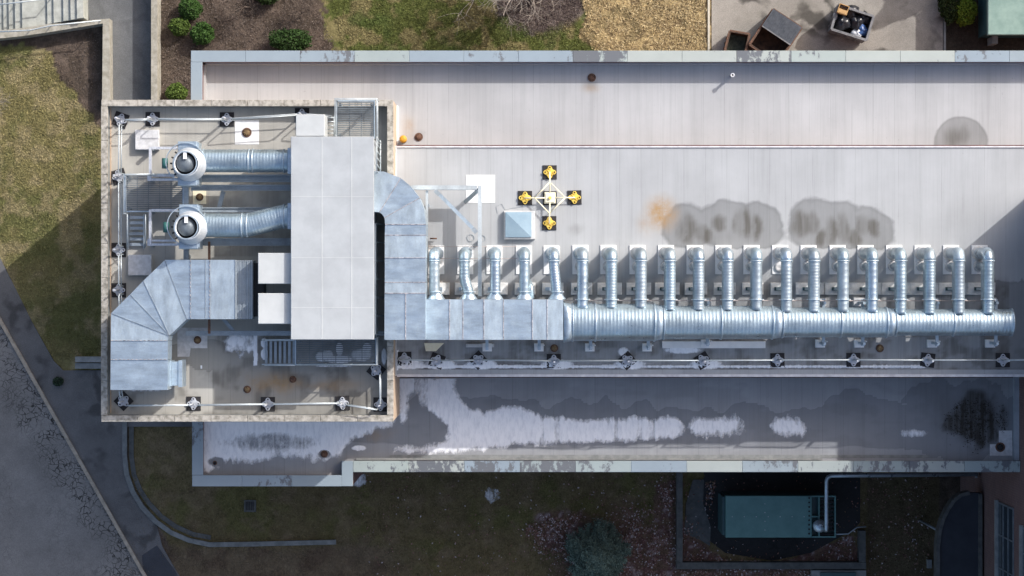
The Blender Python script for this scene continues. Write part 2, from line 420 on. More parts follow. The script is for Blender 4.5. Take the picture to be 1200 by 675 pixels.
# ================================================================== GROUND
def axis_pts(lo, hi, step, far):
    c = np.arange(lo, hi + 1e-6, step)
    out = np.array([2, 5, 10, 20, 40, 80, 160, far])
    return np.concatenate([lo - out[::-1], c, hi + out])
def grid_mesh(name, xs, ys, zfun, mat, keep=None):
    X, Y = np.meshgrid(xs, ys); Z = zfun(X, Y)
    nx, ny = len(xs), len(ys)
    v = np.stack([X.ravel(), Y.ravel(), Z.ravel()], 1)
    i = np.arange(nx - 1)[None, :] + nx * np.arange(ny - 1)[:, None]
    f = np.stack([i, i + 1, i + 1 + nx, i + nx], -1).reshape(-1, 4)
    me = bpy.data.meshes.new(name)
    me.vertices.add(len(v)); me.vertices.foreach_set('co', v.ravel().astype(np.float32))
    me.loops.add(len(f) * 4); me.loops.foreach_set('vertex_index', f.ravel().astype(np.int32))
    me.polygons.add(len(f)); me.polygons.foreach_set('loop_start', np.arange(0, len(f) * 4, 4, dtype=np.int32)); me.polygons.foreach_set('loop_total', np.full(len(f), 4, np.int32))
    me.materials.append(mat); me.update(calc_edges=True)
    o = bpy.data.objects.new(name, me); COL.objects.link(o)
    return o, X.ravel(), Y.ravel()
def topx(x, y, z): s = S(z); return x / s + 600, 337.5 - y / s

def ground_cols(X, Y):
    px, py = topx(X, Y, 0)
    n1 = fbm(X * .55, Y * .55, 3); n2 = fbm(X * 1.6, Y * 1.6, 9); n3 = fbm(X * 4, Y * 4, 21)
    wx = px + (n2 - .5) * 26 + (n3 - .5) * 8; wy = py + (n1 - .5) * 22 + (n3 - .5) * 8
    def blend(c, m, col): return c * (1 - m[:, None]) + np.array(col)[None, :] * m[:, None]
    c = np.tile(np.array([.090, .070, .055]), (len(px), 1))
    c = blend(c, sstep(.45, .6, n2), (.13, .10, .08))
    def soft(poly): return inpoly(wx, wy, poly).astype(float)
    # west lawn
    lawn = soft([(-200, 48), (62, 58), (70, 95), (104, 130), (125, 160), (200, 200), (200, 460), (60, 460), (-200, 300)])
    c = blend(c, lawn, (.215, .19, .085)); c = blend(c, lawn * sstep(.5, .66, n1) * .8, (.14, .145, .055)); c = blend(c, lawn * sstep(.48, .66, n2) * .8, (.31, .26, .145))
    # north lawn
    gl = soft([(376, -300), (378, 20), (398, 90), (700, 90), (700, -300)])
    c = blend(c, gl, (.105, .122, .036)); c = blend(c, gl * sstep(.46, .58, n2) * .85, (.23, .195, .095)); c = blend(c, gl * sstep(.55, .65, n1) * .7, (.07, .10, .028))
    # bed of straw and dry leaves
    st = soft([(672, -300), (690, 10), (676, 40), (706, 60), (716, 90), (836, 90), (836, -300)])
    c = blend(c, st, (.50, .385, .20)); c = blend(c, st * sstep(.44, .58, n3), (.17, .125, .07)); c = blend(c, st * sstep(.46, .6, n2) * .8, (.20, .16, .085))
    # mulch ring under the bare tree
    mr = sstep(0, .25, ell(wx, wy, 632, 2, 56, 46) + (n3 - .5) * .4)
    c = blend(c, mr, (.105, .082, .078)); c = blend(c, mr * sstep(.5, .65, n3) * .6, (.20, .165, .15))
    # south lawn
    sl = (inpoly(px, wy * .3 + py * .7, [(150, 480), (1100, 480), (1100, 900), (200, 900), (200, 640), (150, 560)])).astype(float)
    c = blend(c, sl, (.150, .120, .062)); c = blend(c, sl * sstep(.45, .62, n1) * .7, (.125, .120, .044)); c = blend(c, sl * sstep(.5, .7, n2) * .6, (.20, .15, .095))
    br = sstep(630, 650, wy) * (1 - sstep(430, 520, wx)) * (px > 150)
    c = blend(c, br, (.155, .12, .08)); c = blend(c, br * sstep(.5, .65, n2) * .6, (.10, .07, .05))
    # red leaf litter
    lit = np.maximum(sstep(.0, .5, ell(wx, wy, 730, 665, 100, 75)), sstep(0, .4, ell(wx, wy, 660, 625, 42, 28)))
    lit = np.maximum(lit, ((wx > 768) & (wx < 795) & (wy > 560)).astype(float))
    lit = np.maximum(lit, inpoly(px, wy, [(796, 655), (800, 610), (850, 655), (920, 655), (1000, 625), (1010, 660), (1010, 700), (800, 700)]).astype(float))
    lit = np.maximum(lit, ((px > 795) & (px < 1010) & (wy > 668)).astype(float))
    c = blend(c, lit * (.55 + .45 * sstep(.4, .6, n3)), (.155, .085, .075)); c = blend(c, lit * sstep(.6, .72, n3), (.34, .27, .26))
    # right lawn patch beside the yard
    rp = ((px > 1016) & (px < 1100) & (py > 540)).astype(float)
    c = blend(c, rp * .7, (.115, .09, .058))
    # dark soil beside the green shed
    ds = ((px > 1104) & (py < 120)).astype(float); c = blend(c, ds, (.055, .045, .036))
    return c
xs = axis_pts(-27, 27, .11, 400); ys = axis_pts(-16, 16, .11, 400)
def gz(X, Y): return np.where((abs(X) < 27.5) & (abs(Y) < 16.5), (fbm(X * 2.2, Y * 2.2, 5) - .5) * .10 - .03, -.03)
g_o, GX, GY = grid_mesh('ground', xs, ys, gz, M['ground']); paint(g_o, ground_cols(GX, GY)); g_o['kind'] = 'structure'

def flat(name, pts, z, mat, z0=-.12):
    mb = MB(); mb.prism([XY(px, py, z) for px, py in pts], z0, z); return struct(name, mb, mat)
# road with its cracked edge (fine grid so that the crack mask can follow the kerb)
def kerb_x(py): return 4 + (py - 382) * (170 - 4) / (675 - 382)
rx = np.arange(-30, -15, .15); ry = np.arange(-22, 4, .15)
def strip_sheet(name, poly_w, z, mat, attrs, step=.15):
    xs_ = [p[0] for p in poly_w]; ys_ = [p[1] for p in poly_w]
    bm = bmesh.new(); 
    X0, X1, Y0, Y1 = min(xs_), max(xs_), min(ys_), max(ys_)
    X, Y = np.meshgrid(np.arange(X0, X1 + step, step), np.arange(Y0, Y1 + step, step)); bm.free()
    ny, nx = X.shape; ins = inpoly(X[:-1, :-1] + step / 2, Y[:-1, :-1] + step / 2, poly_w)
    iy, ix = np.nonzero(ins); a = iy * nx + ix
    f = np.stack([a, a + 1, a + 1 + nx, a + nx], -1); used, inv = np.unique(f, return_inverse=True)
    vx = X.ravel()[used]; vy = Y.ravel()[used]
    o = link_mesh(name, list(zip(vx.tolist(), vy.tolist(), [z] * len(vx))), inv.reshape(-1, 4).tolist(), mat)
    for k, fn in attrs.items(): fattr(o, k, fn(*topx(vx, vy, z)))
    return o
mb = MB(); mb.prism([XY(-600, 382 - 1068, 0), XY(4, 382, 0), XY(170, 675, 0), XY(510, 1275, 0), XY(-600, 1275, 0)], -.2, .010); struct('road_base', mb, M['path'])
road_poly = [XY(-60, 270, 0), XY(4, 382, 0), XY(170, 675, 0), XY(215, 755, 0), XY(-60, 755, 0)]
o = strip_sheet('road', road_poly, .018, M['road'], {'crack': lambda px, py: np.maximum(sstep(62, 22, (kerb_x(py) - px) + (fbm(px * .04, py * .04, 4) - .5) * 50), .22 * (vnoise(px * .03 + 5, py * .012, 6) > .70)) }); o['kind'] = 'structure'
# road kerb
mb = MB(); mb.beam(P(-120, 163.2, .06), P(4, 382, .06), .16, .14); mb.beam(P(4, 382, .06), P(172, 678.5, .06), .16, .14); mb.beam(P(172, 678.5, .06), P(400, 1081, .06), .16, .14)
struct('road_kerb', mb, simple('kerb_stone', (.26, .23, .19), (.42, .36, .29), 4, .85, 0, .2))
# footpath
walk = [(-260, -85), (-30, 225), (0, 302), (19, 340), (40, 382), (63, 423), (74, 434), (90, 434), (300, 434), (300, 500), (148, 500), (148, 540), (155, 568), (168, 594), (183, 612), (190, 640), (212, 678), (420, 1060), (386, 1060), (172, 678), (4, 382), (-60, 270)]
flat('footpath', walk, .035, M['walk'])
flat('footpath_patch', [(166, 651), (184, 639), (207, 672), (214, 690), (178, 690), (168, 671)], .041, asphalt('newer_asphalt_patch', (.062, .066, .078), 0))
# curved kerb
cur = [(146.5, 480), (146.5, 535), (149, 556), (156, 576), (167, 594), (183, 611), (201, 624), (222, 633), (246, 638), (290, 637.5), (330, 636.5), (394, 635)]
def ribbon(pts, w, z0, z1):
    mb = MB(); L = [Vector((*XY(a, b, 0), 0)) for a, b in pts]; n = len(L); lft = []; rgt = []
    for i in range(n):
        d = (L[min(i + 1, n - 1)] - L[max(i - 1, 0)]).normalized(); q = Vector((-d.y, d.x, 0)) * (w / 2); lft.append(L[i] + q); rgt.append(L[i] - q)
    for i in range(n - 1):
        mb.prism([(rgt[i].x, rgt[i].y), (rgt[i + 1].x, rgt[i + 1].y), (lft[i + 1].x, lft[i + 1].y), (lft[i].x, lft[i].y)], z0, z1)
    return mb
mb = ribbon(cur, .22, -.1, .12); struct('curved_kerb', mb, simple('dull_kerb_stone', (.12, .13, .13), (.21, .22, .22), 3, .85, 0, .25))
cur2 = [(154, 500), (154, 535), (157, 556), (164, 574), (174, 589), (189, 605), (206, 617), (226, 626), (247, 630)]
struct('kerb_gutter', ribbon(cur2, .22, -.1, .02), M['concdark'])
# paved path between the two walls and the asphalt yard
flat('service_path', [(101, 0), (101, -200), (182, -200), (182, 0), (182, 150), (131, 150), (131, 30), (105, 25)], .012, M['path'])
flat('asphalt_yard', [(834, -260), (1105, -260), (1105, 110), (834, 110)], .012, M['yard'])
mb = ribbon([(830.5, -260), (830.5, 20), (830.5, 110)], .10, -.1, .08); struct('yard_kerb', mb, simple('pale_edging', (.45, .42, .34), (.6, .56, .46), 4, .8, 0, .1))
mb = ribbon([(1107, -260), (1107, 20), (1107, 110)], .10, -.1, .06); struct('yard_edging', mb, M['conc'])
# yard floor round the generator
flat('generator_yard_floor', [(805, 540), (1008, 540), (1008, 612), (998, 622), (950, 648), (905, 657), (850, 648), (832, 634), (822, 612), (815, 590), (818, 575), (826, 558), (822, 545)], .010, asphalt('dark_yard_asphalt', (.036, .036, .037), .3))
flat('generator_yard_slab', [(812, 562), (825, 562), (824, 590), (833, 618), (832, 640), (821, 633), (802, 625), (804, 590)], .022, M['concdark'])

# stairs at the upper left (thing), retaining walls (things)
def wallthing(name, label, pts, w, h, mat, cat='retaining wall'):
    mb = ribbon(pts, w, -.2, h); c = XY(*pts[len(pts) // 2], 0); return single(name, mb, mat, label, cat, (c[0], c[1], 0))
wallthing('retaining_wall', 'pale concrete retaining wall turning a corner between the west lawn and the grey path', [(-120, 53), (0, 43), (30, 40), (60, 35.5), (128, 27), (128, 126)], .38, .75, M['concwall'])
wallthing('retaining_wall', 'straight concrete wall east of the grey path, next to the brown shrub bed', [(185, -200), (185, 40), (185, 128)], .29, .98, M['concwall'])
st = thing('outdoor_stairs', 'pale stone stairs with metal handrail lines in the upper left corner above the lawn', 'stairs', P(50, 20, 0))
k = 0
k = 0
for x0, x1 in [(-20, 3), (3, 10), (10, 18), (18, 27), (27, 57), (57, 65), (65, 77), (77, 86), (86, 94), (94, 102)]:
    z = .04 + k * .055
    y0a, y1a = 37 - .135 * (x0), 37 - .135 * (x1)
    q = MB(); q.prism([XY(x0, -120, 0), XY(x1 - .6, -120, 0), XY(x1 + 1.6, y1a + 1, 0), XY(x0 + 2.2, y0a + 1, 0)], -.1, z * 2.2 - .05)
    part('step', q, M['stair'], st); k += 1
q = MB()
for pts in ([(-20, 38), (35, 35.5), (60, 30), (118, 24)], [(-20, 7), (20, 3), (60, -2)]):
    L = [P(a, b, 1.35) for a, b in pts]; q.tube(L, .035, 6)
    for a, b in pts[1:]: q.tube([P(a, b, .5), P(a, b, 1.35)], .022, 6)
part('handrail', q, M['rail'], st)
# low ledge under the lawn next to the tower block
mb = MB(); mb.prism([XY(88, 418, .4), XY(140, 418, .4), XY(140, 424.5, .4), XY(88, 424.5, .4)], -.1, .40); mb.prism([XY(88, 425.5, .25), XY(140, 425.5, .25), XY(140, 432, .25), XY(88, 432, .25)], -.1, .25)
single('stone_ledge', mb, M['conc'], 'short stepped stone ledge at the foot of the lawn beside the taller block', 'ledge', P(114, 425, 0))

# generator yard walls
mb = MB()
def pxbox(mb, x0, y0, x1, y1, z0, z1, zr=None, bv=None):
    zr = z1 if zr is None else zr; a = P(x0, y1, zr); b = P(x1, y0, zr)
    if bv: mb.bbox(a.x, b.x, a.y, b.y, z0, z1, bv)
    else: mb.box(a.x, b.x, a.y, b.y, z0, z1)
pxbox(mb, 793, 540, 800, 659, -.2, .5); pxbox(mb, 793, 659.2, 1015, 667, -.2, .5); pxbox(mb, 1007, 622, 1014.5, 658.8, -.2, .5)
single('yard_wall', mb, M['concdark'], 'low dark concrete wall enclosing the green generator on three sides', 'wall', P(900, 660, 0))
mb = MB(); pxbox(mb, 951, 668.5, 1015, 690, -.1, .35, .35)
q = MB(); pxbox(q, 962, 671, 1003, 690, .352, .55)
t = thing('concrete_box', 'pale concrete box with dark lid at the bottom edge below the generator yard', 'vault', P(983, 676, 0)); part('curb', mb, M['conc'], t); part('lid', q, M['greendark'], t)
mb = MB(); pxbox(mb, 1087, 656, 1092, 666, 0, .25); single('stone_block', mb, M['conc'], 'small pale stone block on the dark lawn beside the navy canopy', 'block', P(1089, 661, 0))
t = thing('ground_drain', 'square dark drain grate in the shaded lawn at the lower left', 'drain', P(293, 593, 0))
q = MB(); pxbox(q, 286, 586, 300, 600, 0, .06); part('frame', q, M['concdark'], t)
q = MB(); [pxbox(q, 288 + i * 2.0, 588, 289.2 + i * 2.0, 598, .062, .075) for i in range(5)]; part('grate', q, M['dark'], t)

# ================================================================== THE LABORATORY BUILDING
bld = thing('flat_roofed_building', 'long building with stepped pale flat roofs and a taller square west end', 'building', (3, 1, 0))
XE = 40.0; XW = 21.22
bx0, by1 = XY(118.3, 117, ZT); bx1, by0 = XY(461, 494.3, ZT)
nx0, ny1 = XY(223.5, 59.3, ZNC); ystep = XY(0, 171, ZM)[1]; ysouth = XY(0, 440, ZM)[1]
sx0 = XY(225, 0, ZSC)[0]; syo = XY(0, 553.3, ZSC)[1]; sy2 = XY(0, 570, ZSC)[1]; sxj = XY(413.5, 0, ZSC)[0]
q = MB(); q.box(nx0 + .02, XE, ystep + .004, ny1 - .02, 0, ZN - .03); part('wall', q, M['brick'], bld)
q = MB(); q.box(bx1 + .003, XE, ysouth, ystep, 0, ZM - .03); part('wall', q, M['brick'], bld)
q = MB(); q.box(sx0 + .02, sxj - .02, sy2 + .02, syo, 0, ZS - .03); q.box(sx0 + .02, XW - .003, syo + .02, by0 - .05, 0, ZS - .031); q.box(bx1 + .003, XW - .003, by0 - .05, ysouth - .003, 0, ZS - .03); part('wall', q, M['brick'], bld)
q = MB(); q.box(bx0 + .03, bx1 - .03, by0 + .03, by1 - .03, 0, ZD - .05); part('wall', q, M['terra'], bld)
# tan rendered faces of the taller block above the lower roofs
q = MB(); q.box(bx1 - .029, bx1 - .001, by0 + .03, ysouth, ZS + .0, ZT - .17); q.box(bx1 - .029, bx1 - .001, ysouth, by1 - .03, ZN, ZT - .17); part('render_face', q, M['terra'], bld)

def sheet(name, poly_px, z, mat, fn, step=.09, zf=None):
    poly = [XY(a, b, z) for a, b in poly_px]
    xs_ = [p[0] for p in poly]; ys_ = [p[1] for p in poly]
    xl = np.unique(np.round(np.concatenate([np.linspace(a, b, max(2, int((b - a) / step))) for a, b in zip(sorted(set(xs_))[:-1], sorted(set(xs_))[1:])]), 5))
    yl = np.unique(np.round(np.concatenate([np.linspace(a, b, max(2, int((b - a) / step))) for a, b in zip(sorted(set(ys_))[:-1], sorted(set(ys_))[1:])]), 5))
    X, Y = np.meshgrid(xl, yl); ny, nx = X.shape
    cx = (X[:-1, :-1] + X[1:, 1:]) / 2; cy = (Y[:-1, :-1] + Y[1:, 1:]) / 2
    iy, ix = np.nonzero(inpoly(cx, cy, poly)); a = iy * nx + ix
    f = np.stack([a, a + 1, a + 1 + nx, a + nx], -1); used, inv = np.unique(f, return_inverse=True)
    vx = X.ravel()[used]; vy = Y.ravel()[used]; L = ROOTLOC[bld.name]
    vz = np.full(len(vx), z) + (zf(vx, vy) if zf else 0)
    o = link_mesh(name, list(zip((vx - L.x).tolist(), (vy - L.y).tolist(), (vz - L.z).tolist())), inv.reshape(-1, 4).tolist(), mat)
    o.parent = bld; ROOTLOC[o.name] = L
    px, py = topx(vx, vy, z); A = fn(px, py)
    for k in ('wet_and_shade', 'grime', 'rust'): fattr(o, k, A.get(k, np.zeros(len(px))))
    return o
def main_stains(px, py):
    opx, opy = px, py
    px = px + (fbm(px * .06, py * .06, 35) - .5) * 9 + (fbm(px * .2, py * .2, 36) - .5) * 3; py = py + (fbm(px * .06, py * .06, 37) - .5) * 8 + (fbm(px * .2, py * .2, 38) - .5) * 2.5
    n = (fbm(px * .08, py * .08, 31) - .5) * .18; w = np.zeros(px.shape)
    for e in [(806, 266, 29, 27), (850, 262, 36, 26), (888, 262, 27, 25), (872, 275, 45, 18), (955, 261, 31, 29), (985, 262, 28, 27), (1018, 269, 27, 26), (985, 278, 58, 14)]:
        w = np.maximum(w, ell(px, py, *e) * 1.4 + n * .6 + .5 if False else (ell(px, py, *e) * 1.7 + n + .5))
    w = np.minimum(w, sstep(302, 286, py) + .0 + w * 0) if False else w
    w = np.clip(w, 0, 1) * sstep(300, 288, py + n * 20)
    w2 = np.clip(ell(px, py, 668, 266, 24, 15) * 2 + .42 + n, 0, .9) * .3
    g = np.zeros(px.shape)
    for e in [(806, 270, 12, 22), (820, 272, 8, 14), (828, 275, 7, 12), (872, 262, 12, 22), (884, 266, 9, 18), (843, 262, 10, 12), (940, 262, 13, 18), (952, 262, 8, 18), (974, 272, 8, 22), (988, 268, 7, 22), (1001, 278, 8, 14), (1012, 264, 9, 14), (1024, 268, 7, 13), (962, 280, 7, 12)]:
        g = np.maximum(g, sstep(0, .6, ell(px, py, e[0], e[1], e[2] * 1.35, e[3] * 1.1) + n * 1.2))
    st = vnoise(px * .17, py * .004, 77); g = g * (.5 + .5 * sstep(.2, .55, st)) * .85
    g = np.maximum(g, sstep(0, 1, ell(px, py, 676, 270, 14, 9)) * .35)
    g = np.maximum(g, sstep(0, 1, ell(px, py, 832, 278, 80, 14)) * .18)
    px, py = opx, opy
    # uneven darker tone between the branch pipes and under the long duct
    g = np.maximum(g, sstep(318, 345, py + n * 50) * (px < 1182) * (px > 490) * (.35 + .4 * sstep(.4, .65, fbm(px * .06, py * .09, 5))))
    g = np.maximum(g, sstep(.45, .7, fbm(px * .05, py * .08, 15)) * (py > 395) * .35)
    r = np.maximum(sstep(0, .9, ell(px, py, 775, 250, 28, 30)) * 1.0, sstep(0, .8, ell(px, py, 760, 262, 20, 22)) * .35)
    r = np.maximum(r, sstep(0, 1, ell(px, py, 520, 335, 40, 35)) * .3)
    g = np.maximum(g, sstep(174.5, 172.5, py) * .35)
    w = np.maximum(w, w2)
    w = np.maximum(w, sstep(1140, 1165, px + n * 90) * sstep(322, 334, py + n * 90) * .9)
    return dict(wet_and_shade=w, grime=g, rust=r)
def north_stains(px, py):
    n = (fbm(px * .08, py * .08, 41) - .5) * .15
    w = np.clip(ell(px, py, 1126, 166, 31, 29) * 3 + .5 + n, 0, 1)
    px = px + (fbm(px * .09, py * .09, 44) - .5) * 8
    g = sstep(0, .8, ell(px, py, 1116, 162, 14, 18)) * .75 + sstep(0, .8, ell(px, py, 1130, 158, 9, 19)) * .6
    g = np.maximum(g, sstep(0, 1, ell(px, py, 693, 98, 14, 12)) * .5)
    g = np.maximum(g, sstep(0, 1, ell(px, py, 490, 158, 10, 10)) * .25)
    g = np.maximum(g, sstep(77.5, 74, py) * .45)
    r = np.maximum(sstep(0, 1, ell(px, py, 478, 152, 14, 24)) * .45, sstep(0, 1, ell(px, py, 693, 104, 16, 8)) * .4)
    return dict(wet_and_shade=w, grime=np.clip(g, 0, 1), rust=r)
def south_stains(px, py):
    n1 = (fbm(px * .012, py * .012, 51) - .5); n2 = (fbm(px * .05, py * .05, 52) - .5)
    n3 = vnoise(px * .045, py * 0 + 3, 53) - .5
    edge = 474 + n1 * 34 + n3 * 20 + n2 * 18 + sstep(960, 1100, px) * 6
    w = .95 * sstep(edge - 1, edge + 1, py) * (py < 560)
    w = w * (1 - sstep(520, 524, py + n1 * 16) * .75)
    w = np.where(sstep(0, .05, ell(px, py, 1125, 492, 75, 50) + n2 * .7) > 0, .9, w)
    g = np.clip(sstep(-.1, .35, ell(px, py, 1143, 492, 36, 34) + n2 * 1.0 ) , 0, 1) * 1.0
    g = np.maximum(g, sstep(0, .9, ell(px, py, 1120, 480, 46, 36) + n2 * 1.1) * .35)
    g = np.maximum(g, sstep(450, 440, py) * .15)
    g = np.maximum(g, sstep(.52, .62, fbm(px * .02, py * .05, 58)) * .12)
    g = np.maximum(g, sstep(0, .9, ell(px, py, 405, 520, 45, 24) + n2) * .2)
    r = np.maximum(sstep(0, 1, ell(px, py, 440, 512, 36, 18) + n2) * .35, sstep(0, 1, ell(px, py, 372, 532, 22, 10)) * .3)
    return dict(wet_and_shade=w, grime=g, rust=r)
def deck_stains_and_shade(px, py):
    n1 = (fbm(px * .03, py * .03, 61) - .5); n2 = (fbm(px * .09, py * .09, 62) - .5)
    w = np.clip(sstep(396, 402, py + n1 * 14) * .9, 0, 1) * sstep(192, 200, px)  # south deck's shade painted in as a dark tone, southwest corner left light
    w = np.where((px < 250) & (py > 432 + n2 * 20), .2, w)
    r = np.maximum(sstep(0, .9, ell(px, py, 326, 446, 50, 24) + n1) * .85, sstep(0, 1, ell(px, py, 378, 452, 50, 10) + n1) * .6)
    r = np.maximum(r, sstep(0, 1, ell(px, py, 235, 234, 16, 12)) * .6)
    r = np.maximum(r, sstep(0, .8, ell(px, py, 232, 400, 12, 10)) * .4)
    g = sstep(.45, .65, fbm(px * .045, py * .045, 65)) * np.where(py > 390, .6, .15)  # mottled grime, stronger where the south shade is painted in
    g = np.maximum(g, ((py > 205) & (py < 300) & (px > 220)) * .35 * sstep(.35, .6, fbm(px * .05, py * .07, 66)))
    g = np.maximum(g, sstep(130, 124, py) * .3)
    return dict(wet_and_shade=w, grime=g, rust=r)
sheet('roof', [(235, 72.5), (1300, 72.5), (1300, 174.5), (235, 174.5)], ZN, M['roofnorth'], north_stains, .1)
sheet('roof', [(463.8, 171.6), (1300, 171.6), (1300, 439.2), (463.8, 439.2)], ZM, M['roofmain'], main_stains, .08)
sheet('roof', [(236, 480), (1194, 480), (1194, 543), (236, 543)][:0] or [(236, 488), (462, 488), (462, 442.5), (1194.5, 442.5), (1194.5, 542), (403, 542), (403, 558), (236, 558)], ZS, M['roofsouth'], south_stains, .08)
sheet('roof', [(125, 124), (457, 124), (457, 489), (125, 489)], ZD, M['deck'], deck_stains_and_shade, .08)

# copings: one mesh per run, sections butted, each section with its own patina
PAL = [(.32, .375, .375), (.28, .335, .37), (.37, .41, .395), (.40, .435, .41), (.27, .33, .38), (.36, .41, .39)]
def coping(runs, z0, z1, sec, seed, parent):
    rr = random.Random(seed); mb = MB(); cols = []; peel = []
    for (ax, x0, x1, y0, y1) in runs:
        ln = (x1 - x0) if ax == 'x' else (y1 - y0); n = max(1, round(ln / sec))
        for i in range(n):
            a = i / n; b = (i + 1) / n; gap = .006
            if ax == 'x': mb.bbox(x0 + ln * a + gap, x0 + ln * b, y0, y1, z0, z1 + rr.uniform(-.002, .002), .012)
            else: mb.bbox(x0, x1, y0 + ln * a + gap, y0 + ln * b, z0, z1 + rr.uniform(-.002, .002), .012)
            c = rr.choice(PAL); pv = rr.choice([-.02, .05, .12, .18, .25, .10])
            if ax == 'x' and z1 == ZNC:
                pc = ((x0 + ln * (a + b) / 2) / S(ZNC)) + 600; pv = .24 if any(u < pc < w_ for u, w_ in ((365, 430), (555, 585), (672, 752), (868, 942))) else rr.choice([.0, .04, .1]); c = rr.choice(PAL[:2] + PAL[4:5]) if pc < 640 or pc > 1130 else rr.choice([PAL[0], PAL[2], PAL[3], PAL[5]])
            cols += [c] * 12; peel += [pv] * 12
    o = part('coping', mb, M['coping'], parent, fix=False); paint(o, np.array(cols)); fattr(o, 'peel', peel); return o
wN = .465; ci = .03
coping([('y', nx0, nx0 + wN, ystep + .9, ny1 - wN), ('x', nx0, XE, ny1 - wN + .003, ny1)], ZNC - .07, ZNC, 2.205, 3, bld)
q = MB(); q.box(nx0 + .03, nx0 + wN - ci, ystep + .9, ny1 - wN, ZN - .02, ZNC - .072); q.box(nx0 + .03, XE, ny1 - wN + ci, ny1 - .03, ZN - .02, ZNC - .072); part('parapet', q, M['redbase'], bld)
q = MB(); q.box(nx0 + wN - ci, nx0 + wN + .05, ystep + .9, ny1 - wN - .05, ZN + .002, ZN + .32); q.box(nx0 + wN + .05, XE, ny1 - wN - .035, ny1 - wN + ci - .002, ZN + .002, ZN + .3); part('roof_upstand', q, M['roofnorth'], bld)
wS = .47
coping([('y', sx0, sx0 + wS, sy2 + wS, by0 - .003), ('x', sx0, sxj - wS, sy2, sy2 + wS - .003), ('y', sxj - wS + .003, sxj, sy2, syo + wS), ('x', sxj + .003, XW - .01, syo, syo + wS)], ZSC - .07, ZSC, 2.28, 11, bld)
q = MB(); q.box(sx0 + .03, sx0 + wS - ci, sy2 + wS, by0 - .005, ZS - .02, ZSC - .072); q.box(sx0 + .03, sxj - .03, sy2 + .03, sy2 + wS - ci, ZS - .02, ZSC - .072)
q.box(sxj - wS + ci, sxj - .03, sy2 + wS, syo + wS - ci, ZS - .02, ZSC - .0725); q.box(sxj - .028, XW - .012, syo + .03, syo + wS - ci, ZS - .02, ZSC - .072); part('parapet', q, M['redbase'], bld)
# limestone coping of the taller block, in slabs
def lime(runs, z0, z1, sec, parent):
    mb = MB(); rr = random.Random(4)
    for (ax, x0, x1, y0, y1) in runs:
        ln = (x1 - x0) if ax == 'x' else (y1 - y0); n = max(1, round(ln / sec))
        for i in range(n):
            a = i / n; b = (i + 1) / n
            if ax == 'x': mb.bbox(x0 + ln * a + .012, x0 + ln * b, y0, y1, z0, z1 + rr.uniform(-.004, .004), .012)
            else: mb.bbox(x0, x1, y0 + ln * a + .012, y0 + ln * b, z0, z1 + rr.uniform(-.004, .004), .012)
    return part('stone_coping', mb, M['lime'], parent, fix=False)
wB = .255
lime([('x', bx0, bx1, by1 - wB, by1), ('x', bx0, bx1, by0, by0 + wB), ('y', bx0, bx0 + wB, by0 + wB, by1 - wB), ('y', bx1 - wB, bx1, by0 + wB, by1 - wB)], ZT - .14, ZT, 1.39, bld)
q = MB(); g_ = .03
q.box(bx0 + .03, bx0 + wB - .004, by0 + .03, by1 - .03, ZD - .04, ZT - .142); q.box(bx1 - wB + .004, bx1 - .03, by0 + .03, by1 - .03, ZD - .04, ZT - .142)
q.box(bx0 + wB, bx1 - wB, by0 + .03, by0 + wB - .004, ZD - .04, ZT - .142); q.box(bx0 + wB, bx1 - wB, by1 - wB + .004, by1 - .03, ZD - .04, ZT - .142); part('parapet', q, M['conc'], bld)
q = MB(); q.box(bx0 + wB + .0, bx0 + wB + .03, by0 + wB + .07, by1 - wB, ZD + .002, ZD + .12); part('roof_upstand', q, M['terra'], bld)
# steps between the roofs: white metal drip edge and dark red joint
q = MB(); q.box(bx1 + .06, XE, ystep - .065, ystep - .004, ZM + .004, ZM + .05); q.box(bx1 + .06, XW, ysouth - .055, ysouth + .05, ZM - .10, ZM + .045); part('drip_edge', q, simple('white_metal_edge', (.55, .53, .55), (.74, .73, .74), 3, .5, 0, .05), bld)
q = MB(); q.box(bx1 + .06, XE, ystep - .002, ystep + .035, ZM - .30, ZM + .055); part('edge_strip', q, M['redbase'], bld)
q = MB()
for i in range(4): q.box(bx1 + .5, XW - .5, ysouth + .10 + i * .055, ysouth + .125 + i * .055, ZM + .003, ZM + .035 - i * .004) if False else None
q.box(bx1 + .06, XW, ysouth + .052, ysouth + .24, ZM + .003, ZM + .028); part('edge_cant', q, M['roofmain'], bld)
for a in ('wet_and_shade', 'grime', 'rust'): pass
q = MB(); q.box(bx1 + .002, bx1 + .05, ysouth + .0, by1 - 1.72, ZM + .002, ZM + .22); part('wall_flashing', q, M['offwhite'], bld)
q = MB(); q.box(bx1 + .002, bx1 + .055, by1 - 1.70, by1 - .02, ZN + .002, ZN + .2); part('wall_flashing', q, M['white'], bld)
q = MB(); q.box(XW - .20, XW - .004, syo + wS, ysouth - .06, ZS + .002, ZS + .25); part('wall_flashing', q, simple('pale_blue_flashing', (.30, .34, .38), (.40, .44, .48), 2, .5, .2, .05), bld)
# low upstand, and a flat strip standing in for the sunlit band
q = MB(); q.box(sxj + .1, 13.0, syo + wS + .004, syo + wS + .085, ZS + .003, ZS + .07)
q.box(sxj + 1.5, 17.5, syo + wS + .088, syo + wS + .22, ZS + .003, ZS + .018)
part('roof_upstand', q, M['conc'], bld)
